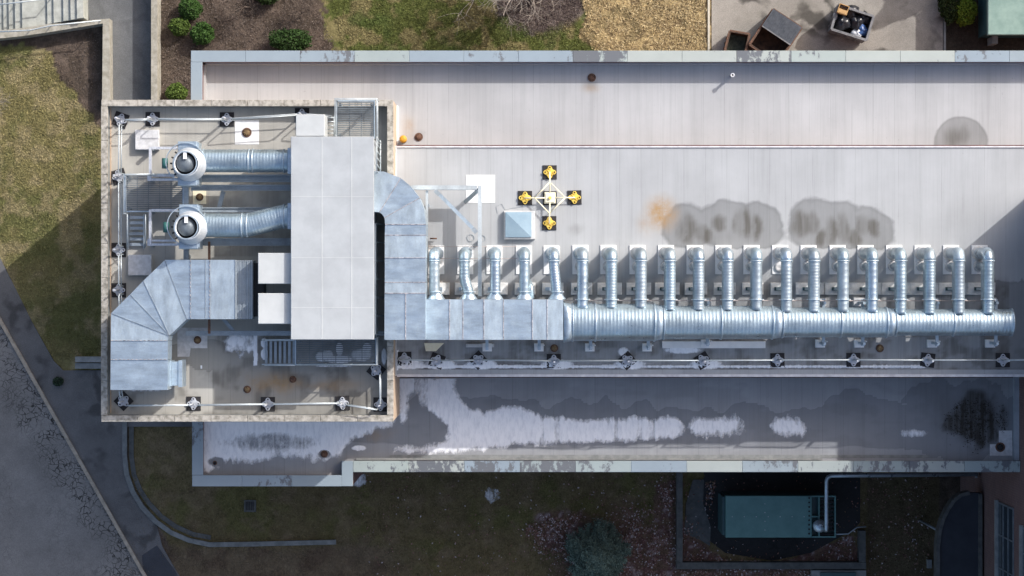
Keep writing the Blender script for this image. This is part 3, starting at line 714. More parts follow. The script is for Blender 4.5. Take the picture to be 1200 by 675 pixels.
# windows on the south and west faces
for (x, y0, y1) in [(None, 0, 0)]:
    pass
for i in range(9):
    for j in range(3):
        x = -3.0 + i * 2.6; z = 1.2 + j * 3.6
        w = MB(); w.box(x, x + 1.3, syo - .02, syo + .018, z, z + 1.8); fr = part('window', w, M['offwhite'], bld)
        p = MB(); p.box(x + .07, x + 1.23, syo - .04, syo - .022, z + .07, z + 1.73); part('pane', p, M['glass'], fr)
for i in range(4):
    for j in range(3):
        y = -3.8 + i * 2.8; z = 1.4 + j * 4.2
        w = MB(); w.box(bx0 + .004, bx0 + .028, y, y + 1.3, z, z + 1.9); fr = part('window', w, M['offwhite'], bld)
        p = MB(); p.box(bx0 - .016, bx0 + .002, y + .07, y + 1.23, z + .07, z + 1.83); part('pane', p, M['glass'], fr)

# ================================================================== BRICK BUILDING TO THE EAST
ZB = 17.65; yb1 = 4.02
bb = thing('brick_building', 'tall red brick building with grey framed windows at the right edge, beside the lower roof', 'building', (26, -8, 0))
q = MB(); q.box(XW, 40, -30, ysouth - .006, 0, ZB); q.box(XW, 40, ysouth - .006, yb1, ZM + .002, ZB); part('wall', q, M['brick'], bb)
q = MB(); q.box(XW - .06, XW + .35, -30, yb1 + .06, ZB + .002, ZB + .22); q.box(XW + .352, 40, yb1 - .35, yb1 + .06, ZB + .002, ZB + .22); part('coping', q, M['conc'], bb)
def west_window(y0, y1, z0, z1, n):
    f = MB(); f.box(XW - .05, XW - .003, y0, y0 + .08, z0, z1); f.box(XW - .05, XW - .003, y1 - .08, y1, z0, z1)
    for i in range(n + 1):
        z = z0 + (z1 - z0 - .08) * i / n; f.box(XW - .05, XW - .0035, y0 + .081, y1 - .081, z, z + .08)
    for k in range(1, 3):
        y = y0 + (y1 - y0) * k / 3; f.box(XW - .045, XW - .004, y - .03, y + .03, z0 + .081, z1 - .081)
    fr = part('window', f, M['grate'], bb)
    for i in range(n):
        za = z0 + (z1 - z0 - .08) * i / n + .081; zb = z0 + (z1 - z0 - .08) * (i + 1) / n - .001
        p = MB(); p.box(XW - .022, XW - .002, y0 + .081, y1 - .081, za, zb); part('pane', p, M['glass'], fr)
    s = MB(); s.box(XW - .16, XW - .001, y0 - .05, y1 + .05, z0 - .14, z0 - .005); part('sill', s, M['conc'], fr)
west_window(-13.6, -9.3, 7.6, 10.3, 3); west_window(-18.6, -14.3, 7.6, 10.3, 3); west_window(-13.2, -9.9, 11.9, 14.4, 2)
# navy canopy with rounded corner
cx1 = XW - .03; zc = 4.85
pts = []
pr = [(1150.5, 578), (1136, 577.5), (1126, 580), (1118, 586), (1111, 596), (1105, 608), (1101, 622), (1099, 640), (1098.5, 900), (1150.5, 900)]
poly = [XY(a, b, zc) for a, b in pr]
cn = thing('entrance_canopy', 'flat navy canopy with a rounded corner against the brick wall at the bottom right', 'canopy', P(1125, 640, zc - .5))
q = MB(); q.prism(poly, zc - .45, zc); part('roof_panel', q, M['navy'], cn)
def offset_ring(poly, w, z0, z1, close=False):
    mb = MB(); n = len(poly); cxm = sum(p[0] for p in poly) / n; cym = sum(p[1] for p in poly) / n
    for i in range(n - (0 if close else 1)):
        a = Vector((*poly[i], 0)); b = Vector((*poly[(i + 1) % n], 0)); mb.beam(a + Vector((0, 0, (z0 + z1) / 2)), b + Vector((0, 0, (z0 + z1) / 2)), w, z1 - z0)
    return mb
part('rim', offset_ring(poly[1:9], .16, zc - .5, zc + .10), M['concdark'], cn)
q = MB(); q.box(XW - .26, XW - .10, XY(0, 900, zc)[1], XY(0, 579, zc)[1], zc + .003, zc + .12); part('gutter', q, M['concdark'], cn)
for k in range(3):
    q = MB(); q.cyl((XW - 1.9, -11 - k * 4, 0), .06, zc - .46, 8); part('post', q, M['steelbeam'], cn)

# ================================================================== GREEN SHED at the upper right, GENERATOR
sh = thing('garden_shed', 'green shed with a flat overhanging roof at the upper right corner', 'shed', P(1185, 10, 0))
q = MB(); a = P(1160.5, 37, 2.4); q.box(a.x, a.x + 4, a.y, a.y + 3.2, 0, 2.38); part('wall', q, M['greendark'], sh)
q = MB(); a = P(1157.5, 41, 2.6); q.bbox(a.x, a.x + 4.4, a.y, a.y + 3.6, 2.42, 2.62, .03); part('roof', q, M['shed'], sh)
q = MB(); a = P(1163, 51, 1.0); q.box(a.x, a.x + .26, a.y, a.y + .35, 0, 1.0); part('meter_box', q, M['conc'], sh)
gz_ = 2.8
gn = thing('generator', 'long green generator enclosure with black louvres, standing in the walled yard', 'generator', P(915, 605, 0))
a = P(850.5, 630, gz_); b = P(979.5, 581, gz_); mid = P(951.5, 600, gz_).x
q = MB(); q.box(a.x + .04, b.x - .04, a.y + .04, b.y - .04, .25, gz_ - .40); part('body', q, M['greendark'], gn)
q = MB(); q.bbox(a.x, mid, a.y, b.y, gz_ - .38, gz_, .02); part('roof', q, M['green'], gn)
q = MB(); q.box(a.x - .12, a.x - .004, a.y + .08, b.y - .08, .4, gz_ - .3); part('intake_hood', q, M['greendark'], gn)
q = MB()
q.box(mid + .003, b.x, b.y - .06, b.y, gz_ - .38, gz_ - .003); q.box(mid + .003, b.x, a.y, a.y + .06, gz_ - .38, gz_ - .003); q.box(b.x - .06, b.x, a.y + .061, b.y - .061, gz_ - .38, gz_ - .004)
q.box(mid + .30, mid + .36, a.y + .061, b.y - .061, gz_ - .38, gz_ - .005); q.box(mid + .003, mid + .36, (a.y + b.y) / 2 - .03, (a.y + b.y) / 2 + .03, gz_ - .37, gz_ - .006); part('frame', q, M['green'], gn)
q = MB()
for i in range(10): q.box(mid + .40, b.x - .07, a.y + .1 + i * .185, a.y + .18 + i * .185, gz_ - .36, gz_ - .10)
part('louvre', q, M['dark'], gn)
parts('vent_hole', [MB().cyl((mid - .13, a.y + .18 + i * .205, gz_ + .001), .045, .02, 8) for i in range(9)], M['dark'], gn)
q = MB()
for i in range(7): x = a.x + .3 + i * .55; q.cyl((x, (a.y + b.y) / 2, gz_ + .001), .02, .02, 6)
for i in range(4): q.cyl((a.x + 1.8, a.y + .35 + i * .4, gz_ + .001), .02, .02, 6)
part('bolt', q, M['rail'], gn)
zp = 4.3
ex = thing('exhaust_pipe', 'silver pipe rising from the generator and running right along the wall to the brick building', 'pipe', P(963, 618, gz_))
q = MB(); e = P(968.5, 622, zp); c = P(968.5, 557.5, zp); d = P(1146, 555.8, zp)
def bend(a, b, c, r, n=6):
    a, b, c = Vector(a), Vector(b), Vector(c); u = (a - b).normalized(); v = (c - b).normalized()
    p0 = b + u * r; p1 = b + v * r; return [p0 * (1 - t) ** 2 + b * 2 * t * (1 - t) + p1 * t * t for t in [k / n for k in range(n + 1)]]
up = Vector((e.x, e.y, gz_ - .2))
q.tube([up] + bend(up, e, c, .22) + bend(e, c, d, .3) + [d], .095, 12); part('pipe', q, M['galvp'], ex)
q = MB(); f = P(963.5, 618, gz_ + .4); q.lathe((e.x - .1, e.y + .05, gz_ - .01), [(.30, 0), (.30, .12), (.26, .16), (.11, .40)], 20); part('flashing_cone', q, M['galv'], ex)
q = MB(); q.box(d.x - .06, d.x + .0, d.y - .18, d.y + .25, zp - .35, zp - .1); part('bracket', q, M['steelbeam'], ex)
q = MB(); q.tube([P(980, 626, .8), P(994, 625.5, .8), P(1004, 618, .8), P(1015, 617, .8)], .035, 6); single('conduit', q, M['steelbeam'], 'thin bent conduit leaving the right end of the green generator', 'conduit', P(997, 622, 0))

# ================================================================== DUMPSTERS
def quad_px(pts, z): return [Vector((*XY(a, b, z), z)) for a, b in pts]
def dumpster(label, corners, h, wm, loc, lid=None):
    t = thing('dumpster', label, 'dumpster', loc, 'dumpsters in the asphalt yard'); C4 = quad_px(corners, h); cen = sum(C4, Vector()) / 4
    q = MB()
    for i in range(4):
        a, b = C4[i], C4[(i + 1) % 4]; n_ = (cen - (a + b) / 2); n_.z = 0; n_.normalize()
        q.prism([(a.x, a.y), (b.x, b.y), (b.x + n_.x * .05, b.y + n_.y * .05), (a.x + n_.x * .05, a.y + n_.y * .05)], .12, h - .002 * i)
    part('body', q, wm, t)
    q = MB()
    for i in range(4):
        a, b = C4[i], C4[(i + 1) % 4]
        q.beam((a.x, a.y, h - .05), (b.x, b.y, h - .05 - .003 * i), .11, .09)
        for k in (1, 2, 3): p = a.lerp(b, k / 4); q.beam((p.x, p.y, .15), (p.x, p.y, h - .1), .08, .08)
    part('rim', q, M['dumpgrey'] if wm is M['dumpgrey'] else M['rust'], t)
    q = MB(); q.prism([(v.x * .98 + cen.x * .02, v.y * .98 + cen.y * .02) for v in C4], .14, .22); part('floor', q, M['rust2'], t)
    return t, C4, cen
t, C4, cen = dumpster('small rusty dumpster with a dark inside, leftmost in the yard', [(855.5, 36), (878.5, 40), (873, 64), (849.5, 60)], 1.2, M['rust2'], P(864, 50, 0))
q = MB(); q.prism([(v.x * .88 + cen.x * .12, v.y * .88 + cen.y * .12) for v in C4], .3, .5); part('rubbish', q, simple('mossy_rubbish', (.02, .03, .025), (.10, .12, .09), 3, .8, 0, .4, .05), t)
t, C4, cen = dumpster('rusty dumpster with a ribbed grey lid over its upper half', [(906, 10.5), (939.5, 32.5), (911.5, 74.5), (878.5, 52)], 1.35, M['rust2'], P(910, 40, 0))
A, B, Cc, D = C4; q = MB(); lidn = 15; zt = 1.42
for i in range(lidn):
    a = A.lerp(B, i / lidn); b = A.lerp(B, (i + .62) / lidn); c = D.lerp(Cc, (i + .62) / lidn); d = D.lerp(Cc, i / lidn)
    c = b.lerp(c, .48); d = a.lerp(d, .48); q.prism([(p.x, p.y) for p in (a, b, c, d)], zt, zt + .04)
E = A.lerp(D, .485); F = B.lerp(Cc, .485); q.prism([(p.x, p.y) for p in (A, B, F, E)], zt - .03, zt - .002); part('lid', q, M['lid'], t)
q = MB(); q.beam((E.x, E.y, zt + .02), (F.x, F.y, zt + .02), .05, .06); part('lid_edge', q, M['dumpgrey'], t)
t, C4, cen = dumpster('open grey dumpster filled with black bags and a cardboard box', [(982.5, 5.5), (1024, 19), (1015.5, 47), (974.5, 34)], 1.4, M['dumpgrey'], P(1000, 27, 0))
def blob(c, r, seed, sq=.6, n=12):
    rr = random.Random(seed); ph = [rr.uniform(0, 6) for _ in range(6)]; mb = MB(); vs = []; fs = []
    for j in range(n // 2 + 1):
        th = math.pi * j / (n // 2)
        for i in range(n):
            p = 2 * math.pi * i / n; k = r * (1 + .16 * math.sin(3 * p + ph[0] + th) + .12 * math.sin(5 * th + ph[1] + 2 * p) + .08 * math.sin(7 * p + ph[2]))
            vs.append((c[0] + k * math.sin(th) * math.cos(p), c[1] + k * math.sin(th) * math.sin(p), c[2] + sq * k * math.cos(th)))
    for j in range(n // 2):
        for i in range(n): fs.append((j * n + i, j * n + (i + 1) % n, (j + 1) * n + (i + 1) % n, (j + 1) * n + i))
    return mb.add(vs, fs, True)
bags = [((997, 14), .36, 'bag', 'black rubbish bag at the top middle of the open dumpster'), ((987, 27), .40, 'bag', 'black rubbish bag in the left half of the open dumpster'), ((1004, 26), .38, 'bag', 'black rubbish bag in the centre of the open dumpster'), ((1013, 22), .30, 'bag', 'black rubbish bag in the right corner of the open dumpster'), ((1010, 36), .30, 'bluebag', 'blue rubbish bag in the open dumpster'), ((1004, 39), .26, 'whitebag', 'pale blue white bag near the lower edge of the open dumpster'), ((982, 19), .22, 'whitebag', 'small white bag below the cardboard box in the open dumpster')]
for i, ((a, b), r, mk, lb) in enumerate(bags):
    p = P(a, b, 1.0); single('rubbish_bag', blob((p.x, p.y, 1.02), r, i), M[mk], lb, 'rubbish bag', (p.x, p.y, .9), 'rubbish bags in the open dumpster')
bxm = MB(); c = P(988, 11, 1.55)
for dx, dy, w, h in ((-.22, 0, .03, .44), (.22, 0, .03, .44), (0, -.205, .41, .03), (0, .205, .41, .03)): bxm.box(c.x + dx - w / 2, c.x + dx + w / 2, c.y + dy - h / 2, c.y + dy + h / 2, 1.3, 1.62, -.33, (c.x, c.y, 1.5))
bxm.box(c.x - .2, c.x + .2, c.y - .19, c.y - .02, 1.60, 1.63, -.33, (c.x, c.y, 1.5)); bxm.box(c.x - .2, c.x + .2, c.y - .19, c.y + .19, 1.3, 1.33, -.33, (c.x, c.y, 1.5))
single('cardboard_box', bxm, M['card'], 'open cardboard box on top of the rubbish in the open dumpster', 'box', (c.x, c.y, 1.3))
# ================================================================== ROOF MACHINERY ON THE TALLER BLOCK
def ribbed(pts, r, pitch=.125, rib=.012, n=28):
    rib = rib * .34
    """ spiral-seamed round duct along a polyline; r is a number or one radius per point """
    pts = [Vector(p) for p in pts]; rs = r if isinstance(r, (list, tuple)) else [r] * len(pts)
    P2 = []; R2 = []
    for i in range(len(pts) - 1):
        a, b = pts[i], pts[i + 1]; L = (b - a).length; k = max(1, round(L / pitch))
        for j in range(k):
            for t, e in ((0, 0), (.38, 0), (.5, rib), (.62, 0)):
                P2.append(a.lerp(b, (j + t) / k)); R2.append(rs[i] * (1 - (j + t) / k) + rs[i + 1] * (j + t) / k + e)
    P2.append(pts[-1]); R2.append(rs[-1])
    return MB().tube(P2, R2, n)
def grating(mb, x0, x1, y0, y1, z, along='x', gap=.075, w=.036):
    if along == 'x':
        y = y0
        while y < y1: mb.box(x0, x1, y, y + w, z - .03, z); y += gap
        k = int((x1 - x0) / .55) + 1
        for i in range(k + 1): x = x0 + (x1 - x0 - .03) * i / k; mb.box(x, x + .025, y0, y1, z - .05, z - .031)
    else:
        x = x0
        while x < x1: mb.box(x, x + w, y0, y1, z - .03, z); x += gap
def wbox(px0, py0, px1, py1, z): a = P(px0, py1, z); b = P(px1, py0, z); return a.x, b.x, a.y, b.y
ZH = 18.0
ah = thing('air_handling_unit', 'large pale grey box unit with a flat panelled roof on the taller block', 'air handler', P(390, 280, ZD))
x0, x1, y0, y1 = wbox(340.8, 160, 438.2, 398, ZH)
q = MB(); q.bbox(x0, x1, y0, y1, ZH - .09, ZH, .015); part('roof_panel', q, M['panel'], ah)
q = MB()
for px_ in (377.3, 412): x = P(px_, 0, ZH).x; q.box(x - .02, x + .02, y0 + .02, y1 - .02, ZH + .001, ZH + .007)
for py_ in (230.5, 302, 360.5): y = P(0, py_, ZH).y; q.box(x0 + .02, x1 - .02, y - .014, y + .014, ZH + .002, ZH + .006)
part('roof_seam', q, M['panelw'], ah)
q = MB(); q.box(x0 + .05, x1 - .05, y0 + .05, y1 - .05, 15.5, ZH - .092); part('body', q, M['panel'], ah)
q = MB(); q.box(x0 + .1, x1 - .1, y0 + .1, y0 + .25, 15.2, 15.498); q.box(x0 + .1, x1 - .1, y1 - .25, y1 - .1, 15.2, 15.498); q.box(x0 + .1, x0 + .25, y0 + .251, y1 - .251, 15.2, 15.498); q.box(x1 - .25, x1 - .1, y0 + .251, y1 - .251, 15.2, 15.498); part('base_frame', q, M['steelbeam'], ah)
for i in range(2):
    for j in range(4):
        q = MB(); x = x0 + .2 if i == 0 else x1 - .2; y = y0 + .2 + (y1 - y0 - .4) * j / 3; q.box(x - .07, x + .07, y - .07, y + .07, ZD + .01, 15.198); part('leg', q, M['steelbeam'], ah)
a = wbox(346.5, 134, 380.3, 159.6, 17.95); q = MB(); q.bbox(*a, 16.7, 17.95, .02); part('intake_hood', q, M['panelw'], ah)
for (ya, yb) in ((296.5, 332.6), (343.7, 379.6)):
    a = wbox(302.3, ya, 340.6, yb, 17.72); q = MB(); q.bbox(a[0], a[1] + .03, a[2], a[3], 16.5, 17.72, .02); part('intake_hood', q, M['panelw'], ah)
for (ya, yb) in ((173.5, 203.5), (238, 268.5)):
    a = wbox(337, ya, 340.8, yb, 17.45); q = MB(); q.box(a[0], a[1] + .04, a[2], a[3], 16.4, 17.45); part('duct_collar', q, M['galv'], ah)
# lattice ladder on the east side
q = MB(); xa = x1 + .10; yA = P(0, 160, ZH).y; yB = P(0, 200, ZH).y
q.tube([(xa, yA, 17.9), (xa, yB, 17.9)], .025, 6); q.tube([(xa + .02, yA, 16.0), (xa + .02, yB, 16.0)], .025, 6)
for i in range(6): y = yA + (yB - yA) * i / 5; q.tube([(xa, y, 17.9), (xa + .02, y - .1, 16.0)], .02, 6)
part('lattice', q, M['rail'], ah)
q = MB(); a = wbox(440, 262, 447.5, 392, 17.0); q.box(a[0] - .08, a[0] + .02, a[2], a[3], 16.0, 17.0)
for i in range(7): y = a[2] + (a[3] - a[2]) * i / 6; q.beam((a[0] + .02, y, 16.9), (a[0] + .30, y, 15.4), .05, .05)
part('side_bracket', q, M['steelbeam'], ah)

# rectangular duct, west side -------------------------------------------------
zt, zb = 16.9, 15.95
def poly_px(pts, z): return [XY(a, b, z) for a, b in pts]
M['seamd'] = simple('dark_seam', (.16, .19, .23), (.30, .34, .38), 5, .6, .3, 0)
rd = thing('rectangular_duct', 'wide flat topped metal duct turning a mitred corner at the southwest of the taller block', 'duct', P(200, 380, ZD))
secs = [[(246.5, 304.5), (275.5, 304.5), (275.5, 374), (246.5, 374)], [(223.8, 304.5), (246, 304.5), (246, 374), (223.8, 374)], [(193, 304.5), (223.4, 304.5), (223.4, 374), (219, 374)],
        [(193, 304.9), (218.8, 374), (198.8, 393), (168, 329)], [(167.7, 329.2), (198.4, 393), (152.5, 345)], [(152.2, 345.2), (198.2, 393.2), (130.3, 367)],
        [(130, 367.3), (198, 393.5), (196.8, 399.3), (129.8, 399.3)], [(129.8, 399.7), (196.8, 399.7), (196.6, 421.6), (129.6, 421.6)], [(129.6, 422), (196.6, 422), (196.3, 457), (129.4, 457)]]
for i, s_ in enumerate(secs):
    q = MB(); q.prism(poly_px(s_, zt), zb, zt - (.0 if i % 2 else .006)); part('duct_section', q, M['galv' if i % 3 else 'galv2'], rd)
a = wbox(275.8, 305, 296, 374, zt); q = MB()
for i in range(9): xx = a[0] + (a[1] - a[0]) * i / 9; q.box(xx, xx + (a[1] - a[0]) / 9 - .02, a[2], a[3], zb, zt - .05 - (i % 2) * .03)
q.box(a[0], a[1], a[2] + .04, a[3] - .04, zb + .02, zt - .10); part('flexible_connector', q, M['steelbeam'], rd)
q = MB(); a = wbox(296.2, 305, 303, 374, zt); q.box(a[0], a[1] + .2, a[2] + .1, a[3] - .1, zb + .1, zt - .25); part('duct_throat', q, M['dark'], rd)
q = []
for (p, r_) in [((193, 304.7), (219, 374)), ((167.8, 329), (198.6, 393.2)), ((152.3, 345), (198.4, 393.3)), ((130.1, 367.1), (198.1, 393.4)), ((129.8, 399.5), (196.8, 399.5)), ((129.6, 421.8), (196.6, 421.8)), ((223.6, 304.5), (223.6, 374)), ((246.2, 304.5), (246.2, 374)), ((240.6, 304.5), (240.6, 374)), ((275.6, 304.5), (275.6, 374))]:
    A, B = P(*p, zt + .012), P(*r_, zt + .012); q.append(MB().beam(A, B, .020, .02))
parts('flange', q, M['seamd'], rd)
q = MB()
for (p, r_) in [((129.8, 399), (196.8, 399)), ((129.6, 421.2), (196.6, 421.2)), ((223, 304.5), (223, 374)), ((245.6, 304.5), (245.6, 374))]:
    A, B = P(*p, zt + .02), P(*r_, zt + .02); n_ = 14
    for i in range(n_): q.beam(A.lerp(B, (i + .1) / n_), A.lerp(B, (i + .6) / n_), .02, .03)
part('sealant', q, M['bolt'], rd)
q = MB(); a = wbox(197.5, 423, 213.5, 453, 16.3); q.bbox(a[0], a[0] + .1, a[2], a[3], 15.4, 16.3, .01); q.bbox(a[0] + .102, a[0] + .38, a[2] + .03, a[3] - .03, 15.4, 16.24, .01); q.bbox(a[0] + .382, a[1], a[2] - .02, a[3] + .02, 15.35, 16.3, .01); part('branch_collar', q, M['galv'], rd)
for (a, b) in ((150, 380), (185, 440), (150, 440), (230, 320), (230, 365)):
    q = MB(); c = P(a, b, zb); q.box(c.x - .05, c.x + .05, c.y - .05, c.y + .05, ZD + .005, zb - .002); part('leg', q, M['steelbeam'], rd)

# two exhaust fans and their round ducts --------------------------------------
def fan(label, cx, cy, cyb):
    t = thing('exhaust_fan', label, 'fan', P(cx, cy, ZD), 'exhaust fans on the west side of the block')
    zt_ = 18.1; c = P(cx, cy, zt_); s_ = S(zt_)
    q = MB(); b = P(cx + 3.0, cyb, 17.3); hw = 12.5 * S(17.3); hh = 26 * S(17.3)
    q.bbox(b.x - hw * .8, b.x + hw, b.y - hh, b.y + hh, 16.1, 17.3, .02); q.beam((b.x + hw + .03, b.y - hh + .05, 17.2), (b.x + hw + .03, b.y - hh + .3, 17.2), .07, .12); q.beam((b.x + hw + .03, b.y + hh - .05, 17.2), (b.x + hw + .03, b.y + hh - .3, 17.2), .07, .12); part('housing', q, M['galv'], t)
    q = MB(); q.lathe((c.x + .10, c.y - .07, 17.3), [(.66, 0), (.665, .04), (.65, .09), (.50, .66), (.475, .80), (.45, .80), (.45, .4)], 36, caps=False); part('nozzle', q, simple('white_metal_cone', (.62, .65, .68), (.74, .76, .78), 4, .35, .35, .05) if 'cone' not in M else M['cone'], t)
    q = MB(); q.ring((c.x + .05, c.y - .06, 18.06), .472, .43, .06, 32); part('rim', q, M['galv2'], t); q = MB(); q.ring((c.x - .05, c.y + .02, 17.30), .77, .74, .10, 40); part('rim', q, M['galv2'], t)
    q = MB(); q.lathe((c.x + .05, c.y - .06, 17.5), [(.448, .55), (.44, .0), (.05, -.02)], 32, caps=False); part('throat', q, M['dark'], t)
    q = MB(); q.lathe((c.x + .05, c.y - .06, 17.97), [(.34, 0), (.35, .02), (.02, .025)], 28); part('damper_disc', q, M['dump_disc'], t)
    q = MB(); q.box(c.x - .02, c.x + .11, c.y + .10, c.y + .42, 18.03, 18.09); part('strut', q, M['white'], t)
    q = MB()
    for k in range(5): an = math.pi * (.75 + .12 * k); q.box(c.x + .05 + .62 * math.cos(an) - .04, c.x + .05 + .62 * math.cos(an) + .05, c.y - .06 + .62 * math.sin(an) - .03, c.y - .06 + .62 * math.sin(an) + .03, 17.55, 17.60, an)
    part('vane', q, M['dark'], t)
    q = MB(); m_ = P(cx - 22.5, cy + 2, 17.0); q.tube([(m_.x, m_.y - .2, 16.9), (m_.x, m_.y + .2, 16.9)], .12, 12); part('motor', q, M['mot'], t)
    return t
M['cone'] = simple('white_metal_cone', (.60, .63, .66), (.74, .76, .78), 4, .38, .3, .05)
M['dump_disc'] = simple('dark_damper_disc', (.13, .155, .18), (.18, .21, .235), 6, .5, .2, .05)
fan('northern one of the two round exhaust fans with white nozzles on the taller block', 215.2, 189.3, 191.5)
fan('southern one of the two round exhaust fans, just above the mitred rectangular duct', 216.6, 264.3, 265.5)
zr = 16.95
t = thing('round_duct', 'straight ribbed round duct running from the northern exhaust fan to the large unit', 'duct', P(288, 188, ZD))
q = ribbed([P(234, 188.5, zr), P(338.5, 188.5, zr)], .445); part('pipe', q, M['galvp'], t)
q = [MB().lathe(P(a, 188.5, zr), [(.47, -.03), (.47, .03)], 28, 'X') for a in (238.5, 292, 296.5, 333)]; parts('band', q, M['galv2'], t)
t = thing('round_duct', 'ribbed round duct with a slanted bend from the southern exhaust fan to the large unit', 'duct', P(288, 262, ZD))
q = ribbed([P(235, 264, zr), P(287, 264, zr), P(294, 263, zr), P(300, 261.5, zr), P(326, 255, zr), P(332, 253.8, zr), P(339, 253.5, zr)], .46); part('pipe', q, M['galvp'], t)
q = [MB().lathe(P(a, b, zr), [(.485, -.03), (.485, .03)], 28, 'X') for a, b in ((240, 264), (284, 264), (290, 264), (333, 253.7))]; parts('band', q, M['galv2'], t)
# fan frames and channels (one steel frame)
M['blockw'] = simple('dirty_white_block', (.62, .61, .59), (.86, .85, .83), 4, .7, 0, .1)
fr = thing('steel_structure', 'galvanised channel frame carrying the two exhaust fans and round ducts', 'frame', P(260, 230, ZD))
zf = 16.0
def chan(q, a, b, w, z, h=.16): q.beam(P(*a, z), P(*b, z), w * S(z), h)
for (ya, yb) in ((173.5, 209), (246.5, 285)):
    q = MB(); chan(q, (176.3, ya - 1), (176.3, yb + 3), 3, zf); chan(q, (178, ya), (208, ya), 3, zf); chan(q, (178, yb + 1.6), (212, yb + 1.6), 2.6, zf); chan(q, (178, yb - 3), (206, yb - 3), 2.2, zf - .05); chan(q, (174, yb - 5), (174, yb + 3), 2, zf - .1)
    part('fan_frame', q, M['stand'], fr)
q = MB()
for (y, w, xa) in ((209, 9, 236), (220, 7, 224), (246, 6, 236), (283.5, 9, 236)): chan(q, (xa, y), (341, y), w, 15.75, .05); chan(q, (xa, y - w / 2 + .7), (341, y - w / 2 + .7), 1.2, 15.79, .12); chan(q, (xa, y + w / 2 - .7), (341, y + w / 2 - .7), 1.2, 15.79, .12)
part('channel', q, M['steelbeam'], fr)
q = MB(); chan(q, (218.5, 215), (218.5, 306), 6, 15.55, .2); chan(q, (218, 390.5), (456, 390.5), 5.5, 15.5, .14); chan(q, (262, 374), (274, 388), 4, 15.4, .1); chan(q, (252, 262), (262, 224), 5, 15.3, .1); part('cross_beam', q, M['steelbeam'], fr)
for (a, b) in ((176.3, 174), (176.3, 211), (176.3, 248), (176.3, 287), (218.5, 217), (218.5, 300), (300, 209), (300, 283.5), (230, 390.5), (300, 390.5), (448, 390.5)):
    q = MB(); c = P(a, b, 15.6); q.box(c.x - .06, c.x + .06, c.y - .06, c.y + .06, ZD + .006, 15.45); part('leg', q, M['steelbeam'], fr)
q = MB(); q.beam(P(245.2, 283, 16.1), P(245.2, 306, 16.1), .09, .09); q.beam(P(245.2, 374, 16.0), P(245.2, 391, 16.0), .09, .09); single('rusty_angle', q, M['rust'], 'thin rusty steel bar passing under the rectangular duct', 'steel bar', P(245.2, 330, 15.9))

def railing(mb, pts, z, h=1.07, posts=True, r=.025):
    L = [Vector((*XY(a, b, z + h), 0)) for a, b in pts]
    for hh in (h, h * .5): mb.tube([(p.x, p.y, z + hh) for p in L], r, 6)
    mb_k = []
    for i in range(len(L) - 1):
        n_ = max(1, round((L[i + 1] - L[i]).length / 1.2))
        for k in range(n_ + (i == len(L) - 2)): p = L[i].lerp(L[i + 1], k / n_); mb.tube([(p.x, p.y, z - .1), (p.x, p.y, z + h)], r, 6)
def platform(name, label, px, z, rails, along, stairs=None):
    t = thing(name, label, 'platform', P((px[0] + px[2]) / 2, (px[1] + px[3]) / 2, ZD))
    a = wbox(*px, z); q = MB(); grating(q, *a, z, along); part('grating', q, M['grate'], t)
    q = MB(); q.box(a[0] - .05, a[0] - .002, a[2], a[3], z - .15, z + .02); q.box(a[1] + .002, a[1] + .05, a[2], a[3], z - .15, z + .02); q.box(a[0] - .05, a[1] + .05, a[2] - .052, a[2] - .002, z - .15, z + .02); q.box(a[0] - .05, a[1] + .05, a[3] + .002, a[3] + .052, z - .15, z + .02); part('edge_frame', q, M['galv2'], t)
    for r_ in rails: q = MB(); railing(q, r_, z); part('railing', q, M['rail'], t)
    for (x, y) in ((a[0] + .1, a[2] + .1), (a[1] - .1, a[2] + .1), (a[0] + .1, a[3] - .1), (a[1] - .1, a[3] - .1)):
        q = MB(); q.box(x - .04, x + .04, y - .04, y + .04, ZD + .005 if y < by1 - wB else ZT + .002, z - .052); part('leg', q, M['steelbeam'], t)
    if stairs:
        (sx_0, sy_0, sx_1, sy_1, n_, ax) = stairs
        for i in range(n_):
            zz = z - .12 - (z - ZD - .2) * i / n_
            if ax == 'y': a2 = wbox(sx_0, sy_0 + (sy_1 - sy_0) * i / n_, sx_1, sy_0 + (sy_1 - sy_0) * (i + .55) / n_, zz)
            else: a2 = wbox(sx_1 + (sx_0 - sx_1) * (i + .55) / n_, sy_0, sx_1 + (sx_0 - sx_1) * i / n_, sy_1, zz)
            q = MB(); q.box(*a2, zz - .03, zz); part('tread', q, M['steelbeam'], t)
        q = MB()
        if ax == 'y':
            parts('stringer', [MB().beam(P(sx, sy_0 - 2, z - .1), P(sx, sy_1, ZD + .1), .04, .16) for sx in (sx_0 - 1, sx_1 + 1)], M['rail'], t)
            parts('handrail', [MB().tube([P(sx, sy_0 - 2, z + .9), P(sx, sy_1 - 2, ZD + 1.0)], .022, 6) for sx in (sx_0 - 2.5, sx_1 + 2.5)], M['rail'], t)
        else:
            parts('stringer', [MB().beam(P(sx_1, sy, z - .1), P(sx_0, sy, ZD + .1), .04, .16) for sy in (sy_0 - 1, sy_1 + 1)], M['rail'], t)
            parts('handrail', [MB().tube([P(sx_1, sy, z + .9), P(sx_0 + 2, sy, ZD + 1.0)], .022, 6) for sy in (sy_0 - 2.2, sy_1 + 2.2)], M['rail'], t)
    return t
platform('access_platform', 'grated walkway with railing between the two exhaust fans, stairs going down beside the west parapet', (147, 205, 214, 247), 15.6, [[(180, 204), (144.5, 204), (144.5, 250)]], 'x', (151.5, 253, 168, 291, 6, 'y'))
platform('access_platform', 'grated steel balcony with railing reaching over the north parapet above the large unit', (395, 119, 438, 161), 16.4, [[(392.5, 158), (392.5, 115.5), (441.5, 115.5), (441.5, 166)]], 'x')
